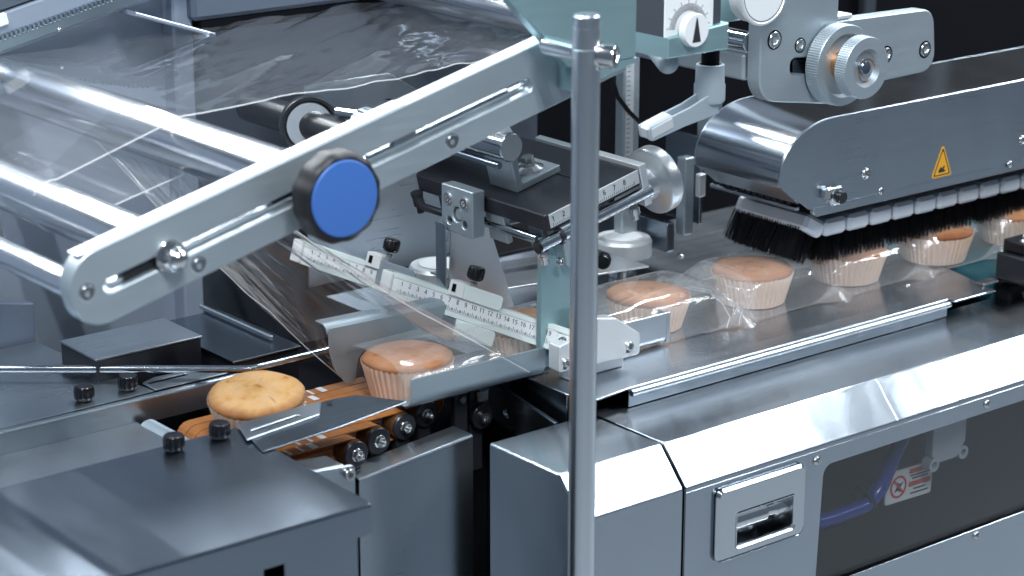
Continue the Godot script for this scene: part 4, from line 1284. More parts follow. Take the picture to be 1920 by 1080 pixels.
	# lever below the rear end
	part("clamp_lever", Geo.new().tube([V(-0.004, -0.021, -0.112), V(-0.008, -0.024, -0.10), V(-0.006, -0.025, -0.070), V(0.0, -0.022, -0.060)], 0.0034, 10), M.black_metal, o)
	g = Geo.new()
	g.t = ax(V(-0.003, -0.0152, -0.1135), V(0, -1, 0))
	part("lever_hub", g.lathe([Vector2(0, 0), Vector2(0.0055, 0), Vector2(0.0055, 0.003), Vector2(0.0048, 0.0035), Vector2(0.0048, 0.012), Vector2(0.003, 0.0125), Vector2(0.0032, 0.019), Vector2(0, 0.019)], 20), M.black_metal, o)
	for z: float in [-0.012, 0.030]:
		part("hanger", Geo.new().box(V(0.004 if z < 0 else 0.012, -0.027, z), V(0.006, 0.026, 0.024 if z < 0 else 0.018), 0.0008), M.aluminium, o)
	g = Geo.new()
	g.t = ax(V(0.003, -0.0265, -0.03), V(0, 0, 1))
	part("cross_shaft", g.cyl(0.0042, 0.0, 0.07, 20), M.polished, o)
	o = thing("round_bar", "short cut-off round steel bar above the black table", "bar", V(0.24, 0.205, -0.08))
	g = Geo.new()
	g.t = Transform3D(Basis.IDENTITY, V(0.2395, 0.2085, 0))
	part("bar", g.cyl(0.0118, -0.16, 0.012, 40, 0.0008), M.polished, o)
	g = Geo.new()
	g.t = Transform3D(Basis.IDENTITY, V(0.2320, 0.1935, 0))
	part("thin_rod", g.cyl(0.003, -0.16, 0.006, 16, 0.0004), M.dark_steel, o)
	part("clip", Geo.new().prism(rounded(pts([0.238, 0.205, 0.2545, 0.205, 0.2545, 0.216, 0.247, 0.226, 0.238, 0.226]), [0.001, 0.001, 0.004, 0.002, 0.001], 4), -0.012, -0.004, 0.0006), M.white_aluminium, o)
	# slanted steel sheet under the table
	o = thing("guide_sheet", "slanted plain steel guide sheet below the black table", "sheet", V(0.25, 0.05, -0.07))
	part("sheet", Geo.new().prism(pts([0.2190, 0.0450, 0.2950, 0.0380, 0.2610, 0.1350, 0.2240, 0.1350]), -0.050, -0.0485, 0.0003), M.bright_steel, o)
	part("flange", Geo.new().box(V(0.2185, 0.090, -0.056), V(0.0012, 0.09, 0.014), 0.0003), M.sheet_steel, o)
	part("tray_sheet", Geo.new().prism(pts([0.26, 0.0665, 0.45, 0.0545, 0.45, 0.0560, 0.26, 0.0680]), -0.128, -0.052, 0.0003), M.bright_steel, o)
	part("dark_strip", Geo.new().box(V(0.35, 0.0950, -0.10), V(0.16, 0.026, 0.012), 0.001), M.black_metal, o)

func along(front: Vector3, rear: Vector3) -> Transform3D:   # axes of a ruler bar: z from its rear end to its front end, its face turned up a little
	var z := (front - rear).normalized()
	var y := V(0.26, 0.96, 0.0)
	y = (y - z * y.dot(z)).normalized()
	return Transform3D(Basis(y.cross(z), y, z), front)

func ruler(label: String, front: Vector3, rear: Vector3, last: int, step: float) -> Node3D:
	# a flat bar with a printed scale on its left face
	var o := local("ruler_bar", label, "ruler bar", along(front, rear), "ruler bars across the line")
	var n := -(front - rear).length()
	part("bar", Geo.new().prism(pts([-0.0030, -0.0104, 0.0040, -0.0104, 0.0040, 0.0100, -0.0030, 0.0100, -0.0030, 0.0062, -0.0016, 0.0062, -0.0016, -0.0062, -0.0030, -0.0062]), n, 0.0, 0.0005), M.ruler_white, o)
	var z0 := n + 0.0195
	var s := part("scale_strip", Geo.new().box(V(-0.0021, 0.0, (n + 0.0095 + z0 + step * last) / 2.0), V(0.0008, 0.0118, z0 + step * last - n - 0.0095), 0.0002), M.print_white, o)
	var tk := Geo.new()
	for k in range(-4, last * 10 - 5):
		if k % 2 and k % 5: continue
		var l := 0.0034 if k % 10 == 0 else (0.0027 if k % 5 == 0 else 0.0019)
		tk.box(V(-0.0026, -0.0054 + l / 2, z0 + step * k / 10.0), V(0.0002, l, 0.0004), 0.0)
	part("scale_ticks", tk, M.print_grey, s).set_meta("kind", "stuff")
	for k in last:
		text(s, str(k + 1), Transform3D(Basis(Vector3.UP, -PI / 2), V(-0.0026, 0.0024, z0 + step * k)), 0.0036, M.print_black)
	part("end_stop", Geo.new().box(V(-0.0012, 0.0, n + 0.0040), V(0.0090, 0.0200, 0.0110), 0.0008), M.white_plastic, o)
	return o

func ruler_clamp(label: String, tr: Transform3D, wings: bool) -> void:
	var o := local("ruler_clamp", label, "clamp", tr, "clamps on the ruler bars")
	part("slider", Geo.new().box(V(0.0005, 0.0135, -0.0080), V(0.0120, 0.0130, 0.0160), 0.0008), M.white_plastic, o)
	part("slider_slot", Geo.new().box(V(-0.0058, 0.0140, -0.0105), V(0.0010, 0.0065, 0.0034), 0.0), M.dark_gap, o)
	part("wing", wing(0.0072, 0.0195) if wings else wing(-0.0050, 0.0165), M.ruler_white if wings else M.aluminium, o)
	if wings:
		part("lower_wing", wing(-0.0240, -0.0106), M.ruler_white, o)
		part("lower_lug", Geo.new().box(V(0.0002, -0.0150, -0.0095), V(0.0100, 0.0090, 0.0130), 0.0008), M.polished, o)
	else:
		socket_screw(o, V(-0.005, 0.0, 0.010), V(-1, 0.2, 0.3), 0.0050, 0.0040, M.bolt_dark)
	var g := Geo.new()
	g.t = ax(V(0.0012, 0.0198, 0.0030), V(0, 1, 0))
	part("stem", g.lathe([Vector2(0, 0), Vector2(0.0032, 0), Vector2(0.0032, 0.0022), Vector2(0.0024, 0.0030), Vector2(0.0024, 0.0050), Vector2(0, 0.005)], 20), M.chrome, o)
	thumb_knob(o, V(0.0012, 0.0244, 0.0030), V(0, 1, 0), 0.0072, 0.0115)

func wing(y0: float, y1: float) -> Geo:
	var g := Geo.new()
	g.t = Transform3D(Basis(Vector3.BACK, Vector3.UP, Vector3.LEFT), V(-0.0036, 0, 0))
	return g.prism(rounded(pts([-0.002, y0, 0.0380, y0, 0.0380, y1, -0.002, y1]), [0, 0.003, 0.003, 0], 4), 0.0, 0.0014, 0.0004)

func rulers() -> void:
	var f := V(0.2545, 0.0545, 0.0720)
	var r := V(0.1990, 0.0755, -0.1100)
	var a := ruler("long white ruler bar numbered 1 to 19, ending at the mounting block", f, r, 19, 0.0083)
	socket_screw(a, V(-0.0030, -0.0005, -0.0065), Vector3.LEFT, 0.0044, 0.0030, M.chrome)
	ruler_clamp("clamp with ribbed black thumb knob on the long front ruler", Transform3D(along(f, r).basis, r.lerp(f, 0.435)), true)
	r = V(0.1946, 0.0749, -0.2400)
	f = r + V(0.0555, -0.0210, 0.1820) * 0.62
	ruler("short rear ruler bar seen through the film below the blue knob", f, r, 9, 0.0083)
	ruler_clamp("clamp with black thumb knob on the rear ruler, behind the film", Transform3D(along(f, r).basis, r.lerp(f, 0.80)), false)

func dials() -> void:
	# --- indicator box with a pointer dial
	var o := thing("indicator_box", "teal tinted indicator box with a numbered quarter dial and black pointer", "indicator", V(0.30, 0.33, 0.14))
	part("housing", Geo.new().box(V(0.2985, 0.362, 0.1405), V(0.0600, 0.100, 0.036), 0.001), M.box_dark, o)
	part("lower_band", Geo.new().prism(pts([0.2684, 0.3008, 0.3318, 0.3008, 0.3318, 0.3215, 0.2684, 0.3165]), 0.120, 0.1640, 0.0010), M.teal_sheen_aluminium, o)
	part("side_block", Geo.new().box(V(0.3260, 0.362, 0.1340), V(0.0110, 0.075, 0.020), 0.001), M.teal_sheen_aluminium, o)
	var f := part("dial_face", Geo.new().box(V(0.2935, 0.352, 0.1592), V(0.0500, 0.076, 0.0014), 0.0003), M.print_white, o)
	var c := V(0.2925, 0.3205, 0.1600)
	var tk := Geo.new()
	for k in 49:
		var a := deg_to_rad(174.0 - 168.0 * k / 48.0)
		var l := 0.0085 if k % 6 == 0 else 0.0055
		var p := Vector2.from_angle(a)
		var q := Vector2(-p.y, p.x) * 0.00016
		var i := p * 0.0140
		var e := p * (0.0140 + l)
		tk.prism(PackedVector2Array([Vector2(c.x, c.y) + i - q, Vector2(c.x, c.y) + e - q, Vector2(c.x, c.y) + e + q, Vector2(c.x, c.y) + i + q]), c.z - 0.0002, c.z + 0.0002, 0.0)
	part("scale_ticks", tk, M.print_grey, f).set_meta("kind", "stuff")
	for k in 9:
		var a := deg_to_rad(174.0 - 168.0 * k / 8.0)
		text(f, str(k), Transform3D(Basis(Vector3.BACK, (a - PI / 2) * 0.6), c + V(cos(a), sin(a), 0) * 0.0262), 0.0044, M.print_grey)
	var g := Geo.new()
	g.t = Transform3D(Basis.IDENTITY, V(c.x, c.y, 0.1636))
	var d := part("pointer_disc", g.lathe([Vector2(0, 0), Vector2(0.0130, 0.0), Vector2(0.0130, 0.0045), Vector2(0.0122, 0.0060), Vector2(0, 0.0060)], 48), M.print_white, o)
	part("pointer", Geo.new().prism(pts([c.x - 0.0042, c.y - 0.0088, c.x + 0.0042, c.y - 0.0088, c.x + 0.0004, c.y + 0.0098, c.x - 0.0004, c.y + 0.0098]), 0.1694, 0.1700, 0.0001), M.print_black, d)
	# --- clamp lever under the box
	o = thing("clamp_lever", "light grey clamp lever with a hollow handle hanging below the indicator box", "lever", V(0.34, 0.28, 0.135))
	g = Geo.new()
	g.t = ax(V(0.3405, 0.2555, 0.1350), Vector3.UP)
	part("hub", g.lathe([Vector2(0, -0.002), Vector2(0.0112, -0.002), Vector2(0.0124, 0.0), Vector2(0.0124, 0.012), Vector2(0.0116, 0.0135), Vector2(0.0112, 0.0280), Vector2(0.0090, 0.0284), Vector2(0.0088, 0.0240), Vector2(0, 0.0240)], 40), M.lever_grey, o)
	g = Geo.new()
	g.t = ax(V(0.3405, 0.2755, 0.1350), Vector3.UP)
	part("stud", g.cyl(0.0072, 0.0, 0.030, 28), M.dark_gap, o)
	# handle: a U shaped trough from the hub down to the left end
	var a0 := V(0.3360, 0.2560, 0.1370)
	var a1 := V(0.2760, 0.2385, 0.1345)
	var dx := (a1 - a0)
	var len := dx.length()
	var hx := dx.normalized()
	var hy := V(0.30, 0.95, 0.10)
	hy = (hy - hx * hy.dot(hx)).normalized()
	var hz := hx.cross(hy)
	var tr := Transform3D(Basis(hx, hy, hz), a0)
	g = Geo.new()
	g.t = tr
	g.prism(rounded(pts([-0.006, -0.013, 0.03, -0.0085, len, -0.0065, len + 0.004, -0.004, len + 0.004, 0.0062, 0.022, 0.0050, -0.006, 0.0075]), [0, 0.01, 0.002, 0.002, 0.002, 0.01, 0.0], 3), 0.0042, 0.0062, 0.0006)
	part("handle_cheek", g, M.lever_grey, o)
	g = Geo.new()
	g.t = tr
	g.prism(rounded(pts([-0.006, -0.013, 0.03, -0.0085, len, -0.0065, len + 0.004, -0.004, len + 0.004, 0.0062, 0.022, 0.0050, -0.006, 0.0075]), [0, 0.01, 0.002, 0.002, 0.002, 0.01, 0.0], 3), -0.0062, -0.0042, 0.0006)
	part("handle_cheek", g, M.lever_grey, o)
	g = Geo.new()
	g.t = tr
	g.prism(pts([-0.006, -0.0125, 0.03, -0.0082, len, -0.0062, len, -0.003, 0.03, -0.0045, -0.006, -0.007]), -0.0043, 0.0043, 0.0004)
	part("handle_web", g, M.lever_grey, o)
	g = Geo.new()
	g.t = tr
	part("handle_tip", g.box(V(len - 0.010, 0.0005, 0), V(0.027, 0.0135, 0.0136), 0.0030), M.lever_tip, o)
	o = thing("ball_lever", "smooth round-ended grey lever beside the teal tinted bracket", "lever", V(0.30, 0.28, 0.13))
	var prof: Array = [Vector2(0, 0), Vector2(0.0046, 0.0), Vector2(0.0056, 0.03), Vector2(0.0078, 0.044)]
	for i in 8: prof.append(Vector2(0.0086 * cos(PI / 2 * i / 7.0 - 0.2), 0.0500 + 0.0086 * sin(PI / 2 * i / 7.0 - 0.2)))
	prof.append(Vector2(0, 0.0585))
	g = Geo.new()
	g.t = ax(V(0.3080, 0.3060, 0.0760), V(-0.02, -0.42, 1.0))
	part("handle", g.lathe(prof, 32), M.lever_grey, o)
	# --- adjusting plate with round dial, knurled knobs and cross arm
	o = thing("adjuster_plate", "grey aluminium adjuster plate with rounded corners, a slot and hex screws", "plate", V(0.46, 0.30, 0.10))
	var y := 0.2340
	var sl := rounded(pts([0.4560, 0.2560, 0.505, 0.2512, 0.505, 0.2658, 0.4560, 0.2700]), [0.0054, 0, 0, 0.0054], 6)
	part("plate", Geo.new().prism(rounded(pts([0.4205, 0.2385, 0.5110, 0.2240, 0.5110, 0.40, 0.4205, 0.40]), [0.022, 0.004, 0.0, 0.0], 8), 0.0945, 0.110, 0.0012, [sl]), M.aluminium, o)
	part("slot_back", Geo.new().box(V(0.487, 0.260, 0.0925), V(0.068, 0.030, 0.002), 0.0), M.dark_gap, o)
	var th := Geo.new()
	for k in 7: th.tube([V(0.468, 0.2655 - 0.0016 * k, 0.100), V(0.480, 0.2635 - 0.0016 * k, 0.104), V(0.494, 0.2610 - 0.0016 * k, 0.103)], 0.0013, 6)
	part("worm_teeth", th, M.dark_steel, o).set_meta("kind", "stuff")
	part("bronze_nut", Geo.new().box(V(0.4955, 0.2590, 0.103), V(0.0030, 0.0150, 0.012), 0.0005), M.copper, o)
	socket_screw(o, V(0.4361, 0.2878, 0.1080), V(0, 0, 1), 0.0068, 0.0032, M.bolt)
	socket_screw(o, V(0.4662, 0.2798, 0.1080), V(0, 0, 1), 0.0052, 0.0030, M.bolt)
	for p: Array in [[0.4361, 0.2878, 0.0082], [0.4662, 0.2798, 0.0064]]:
		g = Geo.new()
		g.t = Transform3D(Basis.IDENTITY, V(p[0], p[1], 0.1090))
		part("counterbore", g.lathe([Vector2(p[2] * 0.86, 0.0014), Vector2(p[2] * 0.97, 0.0014), Vector2(p[2], 0.001)], 32), M.dark_gap, o)
	o = thing("cross_arm", "flat aluminium cross arm with two hex screws above the brush hood", "arm", V(0.58, 0.27, 0.09))
	part("bar", Geo.new().prism(rounded(pts([0.500, 0.2300, 0.6555, 0.2330, 0.6495, 0.2885, 0.500, 0.2915]), [0.002, 0.016, 0.016, 0.002], 8), 0.079, 0.0940, 0.0012), M.aluminium, o)
	for p: Vector2 in [Vector2(0.5900, 0.2545), Vector2(0.6400, 0.2530)]:
		socket_screw(o, V(p.x, p.y, 0.0920), V(0, 0, 1), 0.0062, 0.0034, M.bolt)
		g = Geo.new()
		g.t = Transform3D(Basis.IDENTITY, V(p.x, p.y, 0.0930))
		part("counterbore", g.lathe([Vector2(0.0064, 0.0014), Vector2(0.0074, 0.0014), Vector2(0.0078, 0.001)], 32), M.dark_gap, o)
	part("clamp_strip", Geo.new().box(V(0.530, 0.2935, 0.086), V(0.030, 0.004, 0.016), 0.0008), M.white_aluminium, o)
	# knurled double knob
	o = thing("knurled_knob", "double knurled aluminium adjusting knob on the adjuster plate", "knob", V(0.502, 0.262, 0.11))
	part("large_wheel", knurled(V(0.5045, 0.2605, 0.1115), 0.0345, 0.0150, 96, 8), M.aluminium, o, 20.0)
	g = Geo.new(); g.t = Transform3D(Basis.IDENTITY, V(0.5045, 0.2605, 0.1265))
	part("wheel_face", g.lathe([Vector2(0.0336, 0.0), Vector2(0.0270, 0.0004), Vector2(0.0250, -0.0050), Vector2(0.0, -0.0050)], 64), M.aluminium, o)
	g = Geo.new(); g.t = Transform3D(Basis.IDENTITY, V(0.5030, 0.2610, 0.1215))
	part("neck", g.lathe([Vector2(0.0120, 0), Vector2(0.0120, 0.008), Vector2(0.0095, 0.010), Vector2(0.0095, 0.030)], 32), M.copper, o)
	part("small_wheel", knurled(V(0.4990, 0.2635, 0.1420), 0.0262, 0.0130, 80, 7), M.aluminium, o, 20.0)
	g = Geo.new(); g.t = Transform3D(Basis.IDENTITY, V(0.4990, 0.2635, 0.1550))
	part("wheel_face", g.lathe([Vector2(0.0254, 0.0), Vector2(0.0160, 0.0003), Vector2(0.0132, -0.0050), Vector2(0.0, -0.0050)], 64), M.aluminium, o)
	g = Geo.new(); g.t = Transform3D(Basis.IDENTITY, V(0.4990, 0.2635, 0.1500))
	part("centre_screw", g.lathe([Vector2(0, 0), Vector2(0.0058, 0), Vector2(0.0058, 0.0035), Vector2(0.005, 0.0045), Vector2(0, 0.0040)], 32), M.dark_steel, o)
	# round white dial above it
	o = thing("setting_dial", "round white setting dial cut by the top of the photo", "dial", V(0.405, 0.33, 0.12))
	g = Geo.new(); g.t = Transform3D(Basis.IDENTITY, V(0.4060, 0.3310, 0.1105))
	part("body", g.lathe([Vector2(0, 0), Vector2(0.0240, 0), Vector2(0.0240, 0.010), Vector2(0.0256, 0.012), Vector2(0.0262, 0.014), Vector2(0.0256, 0.016), Vector2(0.0240, 0.0168), Vector2(0.0232, 0.0160)], 64), M.white_aluminium, o)
	g = Geo.new(); g.t = Transform3D(Basis.IDENTITY, V(0.4060, 0.3310, 0.1105))
	var fc := part("dial_face", g.lathe([Vector2(0.0236, 0.0160), Vector2(0.0, 0.0160)], 64), M.print_white, o)
	g = Geo.new(); g.t = Transform3D(Basis.IDENTITY, V(0.4060, 0.3310, 0.1105))
	part("dial_ring", g.lathe([Vector2(0.0224, 0.0161), Vector2(0.0224, 0.0163), Vector2(0.0218, 0.0163), Vector2(0.0218, 0.0161)], 64), M.print_grey, fc)
	text(fc, "10", Transform3D(Basis(Vector3.BACK, 0.55), V(0.3935, 0.3210, 0.1268)), 0.0062, M.print_grey)
	# round guide rods between box and plate
	o = thing("guide_shafts", "pair of polished round guide shafts between indicator box and adjuster plate", "shaft", V(0.44, 0.28, 0.0))
	g = Geo.new(); g.t = Transform3D(Basis.IDENTITY, V(0.4250, 0.2850, 0))
	part("shaft", g.cyl(0.0085, -0.25, 0.094, 32), M.polished, o)
	part("rail", Geo.new().box(V(0.4300, 0.2640, -0.06), V(0.022, 0.022, 0.305), 0.002), M.aluminium, o)
	part("upper_rail", Geo.new().box(V(0.4050, 0.3180, -0.06), V(0.03, 0.03, 0.300), 0.002), M.teal_sheen_aluminium, o)

func knurled(at: Vector3, r: float, w: float, n: int, rows: int) -> Geo:
	var g := Geo.new()
	g.t = Transform3D(Basis.IDENTITY, at)
	for i in n:
		for j in rows:
			var a0 := TAU * i / n
			var a1 := TAU * (i + 1) / n
			var h0 := 0.0008 + (w - 0.0016) * j / rows
			var h1 := 0.0008 + (w - 0.0016) * (j + 1) / rows
			var am := (a0 + a1) / 2
			var ap := V(cos(am) * r, sin(am) * r, (h0 + h1) / 2)
			var c: Array[Vector3] = []
			for q: Array in [[a0, h0], [a1, h0], [a1, h1], [a0, h1]]: c.append(V(cos(q[0]) * r * 0.968, sin(q[0]) * r * 0.968, q[1]))
			for q in 4: g.tri(c[q], c[(q + 1) % 4], ap)
	g.lathe([Vector2(0, 0), Vector2(r * 0.95, 0), Vector2(r * 0.968, 0.0008)], n)
	g.lathe([Vector2(r * 0.968, w - 0.0008), Vector2(r * 0.95, w)], n)
	return g

func brush_hood() -> void:
	var o := thing("brush_hood", "large polished steel hood with a rounded nose above the brushes", "machine hood", V(0.75, 0.15, -0.02))
	# nose profile in x, y
	var prof := PackedVector2Array()
	for i in 13: prof.append(Vector2(0.5640 - 0.0660 * sin(PI / 2 * i / 12.0 * 1.0), 0.1505 + 0.0467 * cos(PI / 2 * i / 12.0)))
	prof.append(Vector2(0.4985, 0.1440))
	var shell := prof.duplicate()
	shell.insert(0, Vector2(1.15, 0.1972))
	for i in range(prof.size() - 1, -1, -1): shell.append(prof[i] + Vector2(0.0012, -0.0012) * (1.0 if i < 10 else 0.8))
	shell.append(Vector2(1.15, 0.1960))
	part("curved_shell", Geo.new().prism(shell, -0.0460, 0.0590, 0.0003), M.hood_steel, o, 40.0)
	var front := prof.duplicate()
	front.append_array(pts([0.5360, 0.1175, 1.15, 0.1175, 1.15, 0.1972]))
	part("front_panel", Geo.new().prism(front, 0.0592, 0.0607, 0.0005), M.panel_steel, o)
	part("rear_panel", Geo.new().prism(front, -0.0480, -0.0462, 0.0005), M.panel_steel, o)
	part("nose_underside", Geo.new().prism(pts([0.4985, 0.1440, 0.4997, 0.1440, 0.5255, 0.1250, 0.5245, 0.1240]), -0.0460, 0.0590, 0.0002), M.panel_steel, o)
	part("lower_flange", Geo.new().prism(rounded(pts([0.5440, 0.1085, 1.15, 0.1085, 1.15, 0.1200, 0.5440, 0.1200]), [0.006, 0, 0, 0], 6), 0.0540, 0.0590, 0.0006), M.panel_steel, o)
	for p: Array in [[0.6076, 0.1392, 0.0055], [0.6286, 0.1196, 0.0036], [0.8249, 0.1384, 0.0048], [0.809, 0.1167, 0.0036], [0.5580, 0.1240, 0.0030]]:
		pan_screw(o, V(p[0], p[1], 0.0607), V(0, 0, 1), p[2])
	var g := Geo.new()
	g.t = Transform3D(Basis.IDENTITY, V(0.5655, 0.1262, 0.0607))
	var hb := part("pivot_bolt", g.lathe([Vector2(0, 0), Vector2(0.0100, 0), Vector2(0.0100, 0.0050), Vector2(0.0086, 0.0070), Vector2(0.0060, 0.0080), Vector2(0, 0.0080)], 6), M.chrome, o)
	g = Geo.new()
	g.t = Transform3D(Basis.IDENTITY, V(0.5655, 0.1262, 0.0680))
	part("bolt_end", g.cyl(0.0056, 0, 0.006, 24), M.black_metal, hb)
	part("pivot_lug", Geo.new().box(V(0.5545, 0.1300, 0.0645), V(0.010, 0.012, 0.008), 0.002), M.chrome, o)
	part("inner_plate", Geo.new().box(V(0.80, 0.1500, 0.005), V(0.50, 0.085, 0.095), 0.002), M.dark_gap, o)
	# yellow warning triangle
	o = thing("warning_label", "yellow triangular hand crush warning label on the hood's side", "warning sign", V(0.7108, 0.1333, 0.061))
	var tri := rounded(pts([0.6965, 0.1200, 0.7250, 0.1200, 0.7108, 0.1520]), [0.002, 0.002, 0.002], 4)
	part("backing", Geo.new().prism(tri, 0.0607, 0.0611, 0.0001), M.print_yellow, o)
	part("black_border", Geo.new().prism(rounded(pts([0.6990, 0.1216, 0.7225, 0.1216, 0.7108, 0.1484]), [0.001, 0.001, 0.001], 3), 0.0611, 0.0613, 0.00005, [rounded(pts([0.7006, 0.1226, 0.7209, 0.1226, 0.7108, 0.1458]), [0.001, 0.001, 0.001], 3)]), M.print_black, o)
	part("hand_pictogram", Geo.new().prism(pts([0.7058, 0.1245, 0.7150, 0.1245, 0.7150, 0.1262, 0.7128, 0.1270, 0.7150, 0.1298, 0.7128, 0.1302, 0.7108, 0.1282, 0.7090, 0.1300, 0.7076, 0.1284, 0.7062, 0.1270]), 0.0611, 0.0613, 0.00005), M.print_black, o)
	# --- brush blocks
	var rng := RandomNumberGenerator.new()
	rng.seed = 9
	var b := thing("brush_block", "white nylon brush block with black bristles, at the front of the brush row", "brush", Vector3.ZERO, "brush blocks under the hood")
	part("nylon_bar", Geo.new().box(V(0, 0.0062, 0.003), V(0.0276, 0.0158, 0.092), 0.0032), M.nylon, b)
	var br := Geo.new()
	for i in 10:
		for j in 26:
			var c := V(-0.0118 + 0.0026 * i, 0.0, -0.041 + 0.0033 * j)
			for k in 3:
				var a := c + V(rng.randf_range(-1, 1), 0, rng.randf_range(-1, 1)) * 0.0008
				var e := a + V(rng.randf_range(-1, 1) * 0.0012, -0.0275 + rng.randf_range(-0.0015, 0.0015), rng.randf_range(-1, 1) * 0.0012)
				var w := 0.00042
				var q := [V(w, 0, 0), V(-w * 0.5, 0, w * 0.87), V(-w * 0.5, 0, -w * 0.87)]
				for m in 3: br.quad(a + q[m], a + q[(m + 1) % 3], e + q[(m + 1) % 3] * 0.6, e + q[m] * 0.6)
	part("bristles", br, M.bristle, b).set_meta("kind", "stuff")
	b.transform = Transform3D(Basis.IDENTITY, V(0.5985, 0.0800, -0.012))
	var word := ["second", "third", "fourth", "fifth", "sixth", "seventh", "eighth", "ninth", "tenth", "eleventh", "twelfth"]
	for k in 10:
		dup(b, Transform3D(Basis.IDENTITY, V(0.5985 + 0.0308 * (k + 1), 0.0800, -0.012)), "white nylon brush block with black bristles, %s in the row from the hood's nose" % word[k])
	dup(b, Transform3D(Basis(Vector3.BACK, deg_to_rad(-30)), V(0.5675, 0.0855, -0.012)), "tilted white brush block turning up round the chain under the hood's nose")
	o = thing("brush_chain", "black toothed brush chain behind the tilted brush block", "chain", V(0.6, 0.1, -0.03))
	part("chain_body", Geo.new().box(V(0.85, 0.100, -0.012), V(0.54, 0.016, 0.060), 0.002), M.black_metal, o)
	var ct := Geo.new()
	for k in 12: ct.box(V(0.5340, 0.1205, -0.055 + 0.0085 * k), V(0.004, 0.006, 0.006), 0.0005)
	part("chain_teeth", ct, M.black_metal, o).set_meta("kind", "stuff")
	part("chain_bar", Geo.new().box(V(0.5330, 0.1165, -0.005), V(0.005, 0.0035, 0.11), 0.0005), M.sheet_steel, o)

